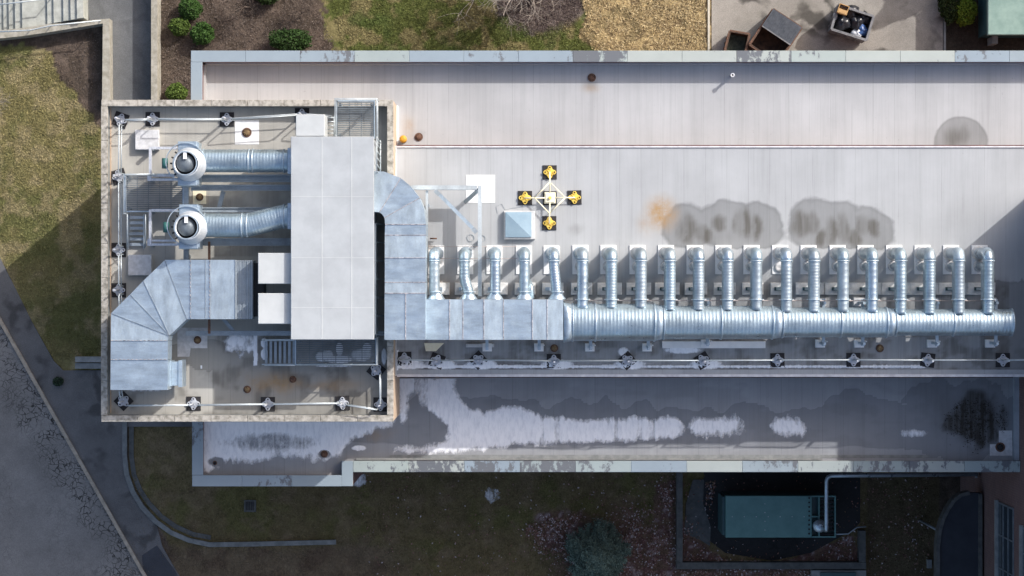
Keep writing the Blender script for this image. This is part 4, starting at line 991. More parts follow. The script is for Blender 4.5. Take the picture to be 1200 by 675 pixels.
platform('access_platform', 'long shaded grated walkway with stairs along the south side of the large unit', (347, 398, 440, 426.5), 15.6, [[(348, 427.5), (441.5, 427.5), (441.5, 396)]], 'x', (308, 400, 346, 426, 7, 'x'))
q = MB()
for i in range(5): q.tube([P(383, 138 + i * 4.5, 16.5), P(392, 138 + i * 4.5, 16.5)], .02, 6)
q.tube([P(383, 136, 16.5), P(383, 160, 16.5)], .025, 6); q.tube([P(391.5, 136, 16.5), P(391.5, 160, 16.5)], .025, 6)
single('steel_ladder', q, M['rail'], 'short steel ladder between the white hood and the grated balcony', 'ladder', P(387, 150, 16.4))

# boxes and pads on the deck
def curb_box(name, label, cat, px, z0, z1, mat, zr=None, bv=.02):
    q = MB(); a = wbox(*px, z1 if zr is None else zr); q.bbox(*a, z0, z1, bv); return single(name, q, mat, label, cat, P((px[0] + px[2]) / 2, (px[1] + px[3]) / 2, z0))
curb_box('roof_hatch', 'low pale square box beside the guardrail near the northwest corner of the taller block', 'hatch', (158.2, 152, 186, 175.5), ZD + .005, ZD + .28, M['offwhite'])
curb_box('roof_hatch', 'low pale square box in the shade left of the mitred duct', 'hatch', (150, 298.5, 177.5, 322.8), ZD + .005, ZD + .30, M['offwhite'])
curb_box('membrane_patch', 'bright white square patch with a brown drain strainer north of the straight round duct', 'roof patch', (275.3, 141, 303.5, 169.3), ZD + .004, ZD + .016, M['white'], bv=.004)
curb_box('membrane_patch', 'bright white square patch under the corner of the steel frame on the main roof', 'roof patch', (546, 205, 580, 237.6), ZM + .004, ZM + .016, M['white'], bv=.004)
q = MB(); q.prism([XY(a, b, ZD) for a, b in ((208, 384), (243, 384), (243, 408), (223.5, 408), (222, 418), (208, 418))], ZD + .004, ZD + .02); single('membrane_patch', q, M['offwhite'], 'dirty white stepped patch beside the inner corner of the mitred duct', 'roof patch', P(225, 398, ZD))
curb_box('membrane_patch', 'small yellowish patch between the two round ducts near the fans', 'roof patch', (226, 222.5, 241.5, 239), ZD + .004, ZD + .02, M['cream'], bv=.004)
q = MB(); q.prism([XY(a, b, ZS) for a, b in ((1170.5, 504.5), (1186, 504.5), (1186, 534), (1160, 534), (1160, 520.5), (1170.5, 520.5))], ZS + .004, ZS + .02); single('membrane_patch', q, M['offwhite'], 'L shaped white patch in the right corner of the lower south roof', 'roof patch', P(1175, 522, ZS))

def drain(label, px, py, z, r, mat='rust', h=.09):
    t = thing('roof_drain', label, 'drain', P(px, py, z)); c = P(px, py, z)
    q = MB(); q.ring((c.x, c.y, z + .003), r, r * .72, .03, 20); part('rim', q, M['rust'], t)
    q = MB(); q.lathe((c.x, c.y, z + .004), [(r * .7, 0), (r * .66, h * .7), (r * .35, h), (.01, h * .98)], 18)
    for k in range(8): an = k * math.pi / 4; q.box(c.x + r * .4 * math.cos(an) - r * .3, c.x + r * .4 * math.cos(an) + r * .3, c.y + r * .4 * math.sin(an) - .008, c.y + r * .4 * math.sin(an) + .008, z + h * .8, z + h * 1.05, an)
    part('strainer', q, M[mat], t); return t
drain('brown drain strainer in the middle of the white square patch on the block', 289.3, 155.3, ZD + .016, .19, 'brass')
drain('rusty drain in the shaded strip of the north roof below the patched coping', 693.5, 91, ZN, .17)
drain('round rusty drain on the north roof close to the orange capped vent', 490.8, 160.5, ZN, .17)
drain('rust stained drain on the dark part of the taller block south of the grated walkway', 343.3, 444.5, ZD, .14)
drain('brown drain near the bottom guardrail on the taller block', 289.8, 456.3, ZD, .15, 'brass')
drain('rusty drain on the snowy lower roof near the jog of its coping', 380, 532, ZS, .15)
drain('brown drain beside the guardrail under the left part of the long duct', 649.5, 408, ZM, .16, 'brass')
drain('brown drain beside the guardrail under the right part of the long duct', 1031, 408.2, ZM, .16, 'brass')
drain('stained drain on the dirty stepped patch by the inner corner of the mitred duct', 231.5, 398.5, ZD + .02, .15, 'brass')
drain('dark drain on the L shaped white patch of the lower south roof', 1172, 524, ZS + .02, .20, 'rubber')
drain('small dark drain on the snow at the west end of the lower roof', 252, 542.5, ZS, .09, 'rubber')
drain('yellowish brown drain between the two round ducts near the fans', 234, 231, ZD + .02, .15, 'brass')
t = thing('vent_pipe', 'short vent pipe with an orange cap at the corner of the taller block', 'vent', P(472, 163.5, ZN)); c = P(472.5, 163, ZN + .55)
q = MB(); q.cyl((c.x, c.y, ZN), .12, .5, 18); part('pipe', q, M['rust'], t)
q = MB(); q.lathe((c.x, c.y, ZN + .50), [(.15, 0), (.155, .05), (.14, .09), (.02, .10)], 20); part('cap', q, M['orange'], t)
t = thing('vent_pipe', 'thin grey vent pipe standing alone in the shaded strip of the north roof', 'vent', P(858, 88.5, ZN)); c = P(858.5, 88, ZN + .6)
q = MB(); q.cyl((c.x, c.y, ZN), .055, .6, 14); part('pipe', q, M['offwhite'], t)
q = MB(); q.ring((c.x, c.y, ZN + .6), .085, .04, .04, 16); part('rim', q, M['offwhite'], t)
q = MB(); q.cyl((c.x, c.y, ZN + .55), .038, .065, 10); part('bore', q, M['dark'], t)
t = thing('skylight', 'blue grey square skylight with a low pyramid top beside the yellow anchor', 'skylight', P(609, 264, ZM))
a = wbox(590.5, 247, 627, 280.5, ZM + .3); q = MB(); q.bbox(*a, ZM + .005, ZM + .24, .02); part('curb', q, M['offwhite'], t)
a = wbox(592.3, 248.5, 622.8, 278, ZM + .3); cx, cy = (a[0] + a[1]) / 2, (a[2] + a[3]) / 2
q = MB(); q.add([(a[0], a[2], ZM + .242), (a[1], a[2], ZM + .242), (a[1], a[3], ZM + .242), (a[0], a[3], ZM + .242), (a[0], a[2], ZM + .30), (a[1], a[2], ZM + .30), (a[1], a[3], ZM + .30), (a[0], a[3], ZM + .30), (cx, cy, ZM + .42)], [(0, 1, 2, 3)] + [(i, (i + 1) % 4, 4 + (i + 1) % 4, 4 + i) for i in range(4)] + [(4 + i, 4 + (i + 1) % 4, 8) for i in range(4)]); part('dome', q, M['blueglass'], t)

# ================================================================== YELLOW ROOF ANCHOR
def star(mb, cx, cy, z, h, r0, amp, n=40, rot=0.0):
    poly = [(cx + (r0 + amp * math.cos(4 * t)) * math.cos(t + rot), cy + (r0 + amp * math.cos(4 * t)) * math.sin(t + rot)) for t in [2 * math.pi * k / n for k in range(n)]]
    mb.prism(poly, z, z + h)
def base_parts(t, mat, cx, cy, z, rotm=0.0, rotp=0.0, post=.30):
    q = MB(); q.box(cx - .285, cx + .285, cy - .285, cy + .285, z + .003, z + .035, rotm); part('mat', q, M['rubber'], t)
    q = MB(); star(q, cx, cy, z + .037, .035, .215, .045, rot=rotp)
    pl = part('base_plate', q, mat, t)
    q = MB()
    for k in range(4):
        an = rotp + k * math.pi / 2; x, y = cx + .19 * math.cos(an), cy + .19 * math.sin(an); q.ring((x, y, z + .074), .065, .040, .05, 12)
        an += math.pi / 4; q.beam((cx + .05 * math.cos(an), cy + .05 * math.sin(an), z + .10), (cx + .17 * math.cos(an), cy + .17 * math.sin(an), z + .09), .03, .05)
    part('rib', q, mat, pl)
    q = []
    for k in range(4): an = rotp + k * math.pi / 2; q.append(MB().box(cx + .19 * math.cos(an) - .032, cx + .19 * math.cos(an) + .032, cy + .19 * math.sin(an) - .018, cy + .19 * math.sin(an) + .018, z + .0735, z + .085, an + math.pi / 2))
    parts('slot', q, M['dark'], pl)
    q = MB(); q.cyl((cx, cy, z + .074), .035, post, 10); part('socket', q, mat, t)
an_ = thing('roof_anchor', 'yellow cross shaped fall protection anchor on five black mats on the main roof', 'roof anchor', P(644.5, 232, ZM))
ctr = P(644.3, 232.3, ZM); arms = [(644.2, 202), (673.2, 231.5), (643.7, 261.5), (615.3, 232)]
for i, (a, b) in enumerate(arms): c = P(a, b, ZM); base_parts(an_, M['yellow'], c.x, c.y, ZM, (0, .03, 0, 0)[i], 0, .12)
q = MB(); q.box(ctr.x - .28, ctr.x + .28, ctr.y - .28, ctr.y + .28, ZM + .003, ZM + .035); part('mat', q, M['rubber'], an_)
q = MB(); q.bbox(ctr.x - .225, ctr.x + .225, ctr.y - .225, ctr.y + .225, ZM + .05, ZM + .34, .05); part('ballast', q, M['cream'], an_)
q = MB(); q.cyl((ctr.x, ctr.y, ZM + .34), .06, .08, 12); part('eye', q, M['yellow'], an_)
zz = ZM + .30; tips = []
for (a, b) in arms:
    c = P(a, b, zz); e = Vector((ctr.x, ctr.y, zz)); q = MB(); q.tube([e.lerp(c, .2), e.lerp(c, 1.02)], .028, 8); part('arm', q, M['cream'], an_); tips.append(e.lerp(c, .62))
for i in range(4): q = MB(); q.tube([tips[i], tips[(i + 1) % 4]], .026, 8); part('brace', q, M['cream'], an_)

# ================================================================== GUARDRAILS
proto = [None]
def base_at(px, py, z, rot, label, group):
    if proto[0] is None:
        t = thing('guardrail_stand', label, 'guardrail base', (0, 0, 0), group); base_parts(t, M['stand'], 0, 0, 0, 0, 0, 1.0); proto[0] = t; t.location = P(px, py, z); t.rotation_euler = (0, 0, rot); return t
    return dup(proto[0], P(px, py, z), rot, label, group)
def rail(a, b, z, label, group, h=1.07, ins=.16, sag=0):
    A = P(*a, z + 1.0); B = P(*b, z + 1.0); d = (B - A).normalized(); A = A + d * ins; B = B - d * ins
    t = thing('guardrail', label, 'guardrail', ((A.x + B.x) / 2, (A.y + B.y) / 2, z), group)
    q = MB()
    pA = [(A.x, A.y, z + .55), (A.x + d.x * .0, A.y, z + h - .1), (A.x + d.x * .1, A.y + d.y * .1, z + h), (B.x - d.x * .1, B.y - d.y * .1, z + h), (B.x, B.y, z + h - .1), (B.x, B.y, z + .55)]
    q.tube(pA, .024, 8); q.tube([(A.x, A.y, z + .55), (B.x, B.y, z + .55)], .024, 8)
    part('rails', q, M['rail'], t); q = MB()
    for p in (A, B): q.tube([(p.x, p.y, z + .08), (p.x, p.y, z + .549)], .024, 8)
    part('posts', q, M['rail'], t)
gA = 'guardrail bases on the taller block'; gR = 'guardrails on the taller block'
B1 = [((141.5, 140.5), -.35), ((179, 139.7), 0), ((266, 140), 0), ((354, 135), 0)]
lbA = ['tilted guardrail base in the northwest corner of the taller block', 'guardrail base just above the pale square box by the north parapet', 'guardrail base beside the white square patch along the north parapet', 'guardrail base partly hidden by the white intake hood']
for ((a, r_), lb) in zip(B1, lbA): base_at(*a, ZD, r_, lb, gA)
base_at(139.3, 207, ZD, .3, 'guardrail base at the upper left corner of the grated walkway', gA)
base_at(139.4, 293, ZD, 0, 'guardrail base on the west side beside the foot of the stairs', gA)
base_at(139.5, 340, ZD, 0, 'guardrail base on the west side just above the mitred duct', gA)
base_at(145, 470, ZD, .785, 'diamond turned guardrail base in the southwest corner of the taller block', gA)
base_at(227, 473, ZD, 0, 'guardrail base on the south side right of the duct end', gA)
base_at(314, 473.5, ZD, 0, 'guardrail base in the middle of the south parapet of the taller block', gA)
base_at(401.5, 472.5, ZD, .05, 'guardrail base with a patch of snow near the southeast corner of the taller block', gA)
base_at(446, 474, ZD, 0, 'guardrail base in the southeast corner of the taller block', gA)
base_at(441, 434, ZD, .9, 'turned guardrail base at the right end of the shaded grated walkway', gA)
RA = [((141.5, 140.5), (179, 139.2), 'short guardrail at the northwest corner above the pale square box'), ((179, 139.2), (266, 139.4), 'guardrail along the north parapet above the exhaust fan'), ((266, 139.4), (354, 133.5), 'guardrail passing above the white square patch to the intake hood'), ((354, 133.5), (394, 136), 'short guardrail running behind the white intake hood'),
      ((140, 140.5), (139.3, 207), 'guardrail along the west parapet, its northern stretch'), ((139.3, 207), (139.4, 293), 'guardrail along the west parapet beside the grated walkway'), ((139.4, 293), (139.5, 340), 'short guardrail along the west parapet left of the square box'), ((139.5, 340), (140, 365), 'short guardrail end disappearing beneath the mitred duct'),
      ((139, 452), (142, 471), 'short guardrail between the duct end and the southwest corner'), ((145, 475.5), (227, 475), 'guardrail along the south parapet below the duct end'), ((227, 475), (314, 474), 'guardrail along the south parapet in its middle left stretch'), ((314, 474), (401.5, 472.8), 'guardrail along the south parapet below the rust stains'), ((401.5, 474), (446, 481), 'slanting short guardrail at the southeast corner'), ((445.5, 478), (445, 434), 'guardrail along the east parapet at the southeast corner')]
for a, b, lb in RA: rail(a, b, ZD, lb, gR)
gB = 'guardrail bases along the south edge of the main roof'; gS = 'guardrails along the south edge of the main roof'
B2 = [(474, 420.5, .02), (512, 422.8, -.35), (560.5, 422, .76), (649, 423, 0), (735, 422.5, .72), (823.5, 422.5, .55), (911, 422, .02), (1000, 421.8, 0), (1087, 422, -.12), (1175, 422, 0)]
for i, (a, b, r_) in enumerate(B2):
    base_at(a, b, ZM, r_, '%s guardrail base from the left along the south edge of the main roof' % ORD[i], gB)
rail((462, 421.5), (512, 422.3), ZM, 'first guardrail from the left along the south edge of the main roof', gS)
for i in range(1, 9): rail(B2[i][:2], B2[i + 1][:2], ZM, '%s guardrail from the left along the south edge of the main roof' % ORD[i], gS)
rail((1175, 422), (1262, 422), ZM, 'last guardrail at the right edge, along the south edge of the main roof', gS)

# ================================================================== EAST DUCT AND LONG ROUND MANIFOLD
ZA = 15.68
md = thing('manifold_duct', 'long silver duct curving out of the large unit and tapering towards the east', 'duct', P(800, 378, ZM))
ztp, zbt = 16.5, 15.25; zlt, zlb = 17.4, 15.62
secs = [[(438.5, 200.5), (450, 201), (469.5, 208.5), (444.5, 248.6), (438.5, 248.2)], [(469.8, 208.8), (481, 218), (491.7, 231.8), (450.3, 255), (447.5, 250.8), (444.8, 248.9)], [(491.9, 232.2), (497, 246), (499.2, 262.8), (451.3, 262.8), (450.6, 255.4)],
        [(451.3, 263.2), (499.2, 263.2), (499.2, 275.3), (451, 275.3)], [(450.9, 275.7), (499, 275.7), (499, 302), (450.9, 302)], [(450.9, 302.4), (498.8, 302.4), (498.8, 330.6), (450.9, 330.6)], [(450.9, 331), (498.6, 331), (498.6, 343.4), (450.9, 343.4)],
        [(450.7, 343.8), (498.4, 343.8), (498.4, 350.6), (498.4, 398.2), (450.5, 398.2)]]
for i, s_ in enumerate(secs): q = MB(); q.prism(poly_px(s_, zlt), zlb if i < 6 else zbt, zlt - (.006 if i % 2 else 0)); part('duct_section', q, M['galv' if i % 2 else 'galv2'], md)
xs2 = [498.8, 526.8, 542.5, 567, 590, 623.8, 641.2]
for i in range(6): q = MB(); q.prism(poly_px([(xs2[i], 351), (xs2[i + 1] - .3, 351), (xs2[i + 1] - .3, 398.2), (xs2[i], 398.2)], ztp), zbt - .1, ztp - (0 if i % 2 else .006)); part('duct_section', q, M['galv2' if i % 2 else 'galv'], md)
fl = [((469.6, 208.5), (444.6, 248.8)), ((491.8, 232), (450.4, 255.2)), ((499.3, 263), (451.2, 263)), ((499.2, 275.5), (450.9, 275.5)), ((499, 302.2), (450.9, 302.2)), ((498.8, 330.8), (450.9, 330.8)), ((498.6, 343.6), (450.7, 343.6)), ((475.3, 344), (475.3, 398.2))] + [((x, 351), (x, 398.2)) for x in xs2[1:]] 
parts('flange', [MB().beam(P(*p, (zlt if i_ < 8 else ztp) + .008), P(*r_, (zlt if i_ < 8 else ztp) + .008), .024, .03) for i_, (p, r_) in enumerate(fl)], M['bolt'], md)
# transition rectangle -> round
def transition(px0, px1, zc, w, h, r, mat):
    a = P(px0, 377.8, zc); b = P(px1, 377.8, zc); n = 32; vs = []
    for x, round_ in ((a.x, 0), (b.x, 1)):
        for k in range(n):
            t = 2 * math.pi * (k + .5) / n; c_, s_ = math.cos(t), math.sin(t)
            if round_: vs.append((x, a.y + r * c_, zc + r * s_))
            else: m_ = max(abs(c_), abs(s_)); vs.append((x, a.y + w / 2 * c_ / m_, (ztp + zbt - .1) / 2 + h / 2 * s_ / m_))
    return MB().add(vs, [(k, (k + 1) % n, n + (k + 1) % n, n + k) for k in range(n)] + [tuple(range(n))[::-1], tuple(range(n, 2 * n))], True)
r1, r2, r3, r4 = .735, .655, .592, .525
q = MB(); q.prism(poly_px([(641.5, 351), (660, 351), (660, 398.2), (641.5, 398.2)], ztp), zbt - .1, ztp); part('duct_section', q, M['galv2'], md)
part('transition', transition(660.2, 671, ZA, 47.2 * S(ztp), ztp - zbt + .1, r1, None), M['galv'], md)
def rsec(xa, xb, r, name='round_section'): q = ribbed([P(xa, 377.8, ZA), P(xb, 377.8, ZA)], r, .142, .014, 40); return part(name, q, M['galvp'], md)
rsec(671, 767, r1); rsec(777, 905, r2); rsec(916, 1038.5, r3); rsec(1048.5, 1186, r4)
for xa, xb, ra, rb in ((767, 777, r1 + .005, r2 + .005), (905, 916, r2 + .005, r3 + .005), (1038.5, 1048.5, r3 + .005, r4 + .005)):
    q = MB(); q.tube([P(xa, 377.8, ZA), P(xb, 377.8, ZA)], [ra, rb], 40); part('reducer', q, M['galv'], md)
q = []
for xa, r in ((671, r1), (697.5, r1), (766.5, r1), (777.5, r2), (844.5, r2), (904.5, r2), (916.5, r3), (984.5, r3), (1038, r3), (1049, r4), (1116.5, r4), (1185, r4)): q.append(MB().lathe(P(xa, 377.8, ZA), [(r, -.035), (r + .035, -.03), (r + .035, .03), (r, .035)], 40, 'X'))
parts('coupling', q, M['galv'], md)
# supports
gq = 'concrete footed supports under the long duct'
for i, x in enumerate([571, 631.5, 691, 758, 826.5, 960.5, 1006, 1091.5, 1159.5]):
    r = r1 if x < 770 else r2 if x < 910 else r3 if x < 1040 else r4; yb = P(0, 378 + r / S(ZA), ZA).y
    t = thing('duct_support', '%s concrete footed support from the left below the south side of the long duct' % ORD[i], 'support', P(x, 404, ZM), gq)
    xx = P(x, 0, ZM).x; yf = P(0, 407 if x < 800 else 402.5, ZM).y
    q = MB(); q.bbox(xx - .19, xx + .19, yf - .16, yf + .16, ZM + .004, ZM + .20, .02); part('foot', q, M['white'], t)
    q = MB(); q.bbox(xx - .24, xx + .24, yf + 1.5, yf + 1.85, ZM + .004, ZM + .20, .02); part('foot', q, M['offwhite'], t)
    q = MB(); q.box(xx - .05, xx + .05, yf - .02, yf + .08, ZM + .202, ZA - .3); part('post', q, M['galv2'], t); q = MB(); q.box(xx - .05, xx + .05, yf + 1.6, yf + 1.7, ZM + .202, ZA - .3); part('post', q, M['galv2'], t)
    q = MB(); q.box(xx - .06, xx + .06, yf - .08, yf + 1.8, ZA - r - .14, ZA - r - .03); part('crossbar', q, M['galv2'], t)
    q = MB(); q.cyl((xx + .19, yf + .1, ZM + .2), .03, .55, 8); part('bolt', q, M['white'], t)
q = MB(); a = wbox(546, 403, 579, 407, ZM + .1); q.bbox(*a, ZM + .004, ZM + .12, .01); single('timber_block', q, M['offwhite'], 'pale flat block lying below the rectangular part of the long duct', 'block', P(562, 405, ZM))
q = MB(); a = wbox(776, 400, 897, 408, ZM + .1); q.bbox(*a, ZM + .004, ZM + .14, .01); single('equipment_rail', q, M['white'], 'long white strip curb along the south side of the long duct', 'curb', P(836, 403, ZM))
q = MB(); q.prism([XY(a, b, ZM) for a, b in ((497, 402), (520.5, 402), (511, 411.5), (499, 411.5))], ZM + .004, ZM + .02); single('membrane_patch', q, M['cream'], 'small pale patch just below the corner of the rectangular duct', 'roof patch', P(508, 406, ZM))  # thin cream sheet with a slanted right edge

# ================================================================== BRANCH PIPES, PADS, BLOCKS
padx = [511.2, 545.2, 579.2, 613.8, 646.3, 680, 712.8, 747, 780.3, 813.8, 847.5, 880.5, 914, 947.3, 981.3, 1014, 1047.5, 1080.8, 1114.3, 1147.8]
pipx = [508.8, 544, 580, 614.4, 649, 682.6, 716.4, 751, 785, 818.6, 852.6, 886.4, 921.4, 954, 988, 1022, 1055.5, 1089.4, 1123.7, 1158]
endx = [511, 549, 579.5, 614.8, 652.6] + pipx[5:]
ZPI = 15.97
def arc(a, b, c, r, n=7): return bend(a, b, c, r, n)
rrp = random.Random(5)
for i in range(20):
    pr_ = .22 if i > 4 else .205
    pd = MB(); a = wbox(padx[i] - 9.4, 288 if i < 5 else 287.3, padx[i] + 9.4, 321.5, ZM); pd.bbox(*a, ZM + .004, ZM + .05, .012)
    single('roof_pad', pd, M['white'], 'white rectangular pad under the %s silver branch pipe from the left' % ORD[i], 'roof pad', P(padx[i], 305, ZM), 'white pads under the branch pipes')
    t = thing('branch_pipe', '%s silver branch pipe from the left, joining the long duct' % ORD[i], 'pipe', P(pipx[i], 297, ZM), 'silver branch pipes along the long duct')
    r = r1 if pipx[i] < 770 else r2 if pipx[i] < 910 else r3 if pipx[i] < 1040 else r4
    top = P(pipx[i] + .3, 296.3, ZPI); bot = P(padx[i] + .5, 296.8, ZM + .30)
    yend = P(0, 349.5, ztp).y if i < 5 else P(0, 378, ZA).y + math.sqrt(max(.02, r * r - .05)) - .12
    k1 = P(pipx[i] + .3, 326, ZPI); end = Vector((P(endx[i], 0, ZPI).x, yend, ZPI if i > 4 else 15.95))
    k2 = P(endx[i], 341 + (0 if i != 1 else 1), ZPI)
    pts = [bot] + arc(bot, top, k1, .30, 8)
    if i == 1: pts_b = [k1, k2, end]
    elif i == 4: pts_b = [P(pipx[i] + .3, 312, ZPI), P(endx[i], 345, ZPI), end]
    else: pts_b = [Vector((top.x, k2.y, ZPI)), end]
    el = MB(); el.tube(pts, pr_ + .012, 18); part('elbow', el, M[rrp.choice(['galvp', 'galvp2', 'galvp3', 'galv2'])], t)
    rb = MB(); m_ = ribbed([pts[-1]] + pts_b, pr_, rrp.choice([.115, .15, .23]), .012, 18); part('pipe', m_, M[rrp.choice(['galvp', 'galvp', 'galvp2', 'galvp3'])], t)
    q = MB(); q.lathe((bot.x, bot.y, ZM + .05), [(pr_ + .07, 0), (pr_ + .07, .05), (pr_ + .01, .22), (pr_ + .0, .3)], 20); part('flashing_cone', q, M['offwhite' if i > 5 else 'galv'], t)
    q = MB(); c = pts[-1]; q.lathe((c.x, c.y - .02, ZPI), [(pr_ + .005, -.03), (pr_ + .03, -.025), (pr_ + .03, .025), (pr_ + .005, .03)], 20, 'Y'); part('band', q, M['galv2'], t); q = MB()
    ym = P(0, 351 if i > 4 else 342, ZPI).y; xm = endx[i]; xq = P(xm, 0, ZPI).x
    q.lathe((xq, ym, ZPI), [(pr_ + .005, -.025), (pr_ + .05, -.02), (pr_ + .05, .02), (pr_ + .005, .025)], 20, 'Y'); part('band', q, M['galv2'], t)
    q = []
    for sx in (-1, 1): q.append(MB().box(xq + sx * (pr_ + .03) - .04, xq + sx * (pr_ + .03) + .05, ym - .02, ym + .02, ZPI - .03, ZPI + .03))
    parts('clamp', q, M['offwhite'], t)
    if i < 5:
        q = MB(); c = Vector((xq, P(0, 344, ZPI).y, 15.95)); n = 16; vs = []
        for k in range(n): tt = 2 * math.pi * k / n; vs.append((xq + pr_ * math.cos(tt), c.y, 15.95 + pr_ * math.sin(tt)))
        for k in range(n): tt = 2 * math.pi * k / n; vs.append((xq + .36 * math.cos(tt), P(0, 350.7, ztp).y, 15.9 + .3 * math.sin(tt)))
        q.add(vs, [(k, (k + 1) % n, n + (k + 1) % n, n + k) for k in range(n)], True); part('takeoff', q, M['galv'], t)
    if i > 4 and i != 12:            # the lower, thinner pipe from the second opening of the pad
        q = MB(); zl = 15.1; bq = P(padx[i], 311.8, ZM + .2); a = Vector((bq.x, bq.y, zl)); e2 = Vector((bq.x, P(0, 350, zl).y, zl)); e3 = Vector((e2.x, P(0, 366, ZA).y, zl + .25))
        q.tube([bq] + arc(bq, a, e2, .22, 6) + [e2, e3], .15, 14); lp = part('lower_pipe', q, M['galv2'], t)
        q = MB(); q.lathe((bq.x, bq.y, ZM + .05), [(.22, 0), (.22, .04), (.165, .18)], 18); part('flashing_cone', q, M['offwhite'], lp)
    elif i == 12:
        q = MB(); c = P(913, 313.5, ZM); q.lathe((c.x, c.y, ZM + .05), [(.20, 0), (.20, .05), (.10, .07), (.01, .02)], 20); part('closed_opening', q, M['offwhite'], t)
    # block with a stub behind the pipe
    bt = thing('support_block', 'pale block with a short bracket under the %s branch pipe from the left' % ORD[i], 'support block', P(padx[i], 339, ZM), 'pale blocks under the branch pipes')
    xx = P(padx[i] + 1.5, 0, ZM).x; yy = P(0, 338.5, ZM).y; w = rrp.uniform(.42, .50) if i < 13 else .572
    q = MB(); q.bbox(xx - w, xx + w, yy - .24, yy + .25, ZM + .004, ZM + rrp.uniform(.07, .12), .02); part('block', q, M['blockw'], bt)
    q = MB(); q.box(xx - .3, xx + .2, yy - .07, yy + .07, ZM + .125, ZM + .30); part('bracket', q, M['greendark'] if i > 4 else M['galv'], bt)
    q = MB(); q.box(xx - .25, xx - .17, yy - .05, yy + .05, ZM + .3, ZPI - pr_ - .05); part('post', q, M['galv2'], bt)
q = MB(); q.tube([P(500, 352, 15.6), P(1166, 352.5, 15.6)], .02, 6); q.tube([P(500, 289, 14.6), P(606, 289, 14.6)], .012, 5); q.tube([P(504, 303, 14.6), P(606, 303, 14.6)], .012, 5)
single('conduit', q, simple('pinkish_conduit', (.35, .30, .29), (.48, .42, .40), 5, .6, .2, 0), 'thin conduit running along all branch pipes next to the long duct', 'conduit', P(830, 352, 15.9))
q = MB(); zz = 16.0; p0 = P(619.5, 330, zz)
q.tube([P(617, 326, 15.0), P(619.5, 331, 15.7), P(622, 337, 15.9), P(622.5, 349.5, 15.9)], .12, 12); single('small_pipe', q, M['galvp'], 'short thin silver pipe beside the fourth branch pipe, bending into the duct', 'pipe', p0)
# steel frame next to the elbow
sf = thing('steel_structure', 'galvanised steel frame with diagonal brace between the curved duct and the white patch', 'frame', P(535, 245, ZM))
q = MB(); q.beam(P(482, 220, 15.15), P(559, 220, 15.15), .17, .40); q.beam(P(562.3, 217.5, 15.15), P(562.3, 347, 15.15), .15, .36); q.beam(P(500.3, 223.5, 15.1), P(500.3, 262, 15.1), .10, .25); part('beam', q, M['rail'], sf)
q = MB(); q.beam(P(512, 225, 15.25), P(556.5, 270, 15.25), .14, .09); q.beam(P(560.5, 222.5, 15.0), P(545, 237, 14.3), .15, .09); part('brace', q, M['galv2'], sf)
q = MB(); q.beam(P(509.5, 223, 15.32), P(515, 228.5, 15.32), .17, .05); q.beam(P(553.5, 267.5, 15.32), P(558.5, 272.5, 15.32), .17, .05); part('gusset', q, M['steelbeam'], sf)
for (a, b) in ((562.3, 220), (562.3, 282), (500.3, 240)):
    q = MB(); c = P(a, b, 15.0); q.box(c.x - .06, c.x + .06, c.y - .06, c.y + .06, ZM + .01, 14.94); part('leg', q, M['galv2'], sf)
q = MB(); c = P(551.5, 279, ZM); q.ring((c.x, c.y, ZM + .004), .15, .135, .02, 24); c = P(565, 279.5, ZM); q.ring((c.x, c.y, ZM + .004), .13, .115, .02, 24); single('cable_loop', q, M['steelbeam'], 'two small dark rings lying on the roof under the steel frame post', 'cable loop', P(558, 279, ZM))
q = MB(); q.tube([P(504, 279.5, ZM + .15), P(512, 279.5, ZM + .15)], .03, 6); single('short_pipe', q, M['rust'], 'short rusty pipe stub beside the vertical stretch of the rectangular duct', 'pipe', P(508, 279, ZM))
q = MB(); cc = P(612, 246, ZM); q.tube([P(583, 250, ZM + .01), P(581, 242, ZM + .01), P(588, 239, ZM + .01), P(592, 246, ZM + .01), P(600, 244, ZM + .01), P(612, 242.5, ZM + .01), P(624, 241, ZM + .01)], .008, 5); single('cable', q, M['steelbeam'], 'thin loose cable curling above the square skylight', 'cable', cc)
# ================================================================== SNOW
def snow(name, label, z, boxpx, fn, step=.035, thr=.5, h=.03):
    a = P(boxpx[0], boxpx[3], z); b = P(boxpx[2], boxpx[1], z)
    X, Y = np.meshgrid(np.arange(a.x, b.x, step), np.arange(a.y, b.y, step)); px, py = topx(X, Y, z)
    d = fn(px, py); d += (fbm(px * .07, py * .05, 91) - .5) * .35 + (fbm(px * .5, py * .10, 92) - .5) * .35 + (vnoise(px * 1.1, py * .7, 93) - .5) * .15
    m = d > .28; cell = m[:-1, :-1] & m[1:, 1:] & m[1:, :-1] & m[:-1, 1:]
    Z = z + .006 + np.clip((d - .3) * .05, 0, h); ny, nx = X.shape
    iy, ix = np.nonzero(cell); k = iy * nx + ix; f = np.stack([k, k + 1, k + 1 + nx, k + nx], -1); used, inv = np.unique(f, return_inverse=True)
    if len(used) == 0: return
    L = Vector(((a.x + b.x) / 2, (a.y + b.y) / 2, z))
    o = link_mesh(name, list(zip((X.ravel()[used] - L.x).tolist(), (Y.ravel()[used] - L.y).tolist(), (Z.ravel()[used] - L.z).tolist())), inv.reshape(-1, 4).tolist(), M['snow'], [True] * len(f))
    fattr(o, 'dens', d.ravel()[used]); o.location = L; o['kind'] = 'stuff'; o['label'] = label; o['category'] = 'snow'; return o
def B(px, py, x0, y0, x1, y1, s=6, sy=None):     # soft box 0..1
    sy = sy or s; return np.minimum(sstep(x0 - s, x0 + s, px) * sstep(x1 + s, x1 - s, px), sstep(y0 - sy, y0 + sy, py) * sstep(y1 + sy, y1 - sy, py))
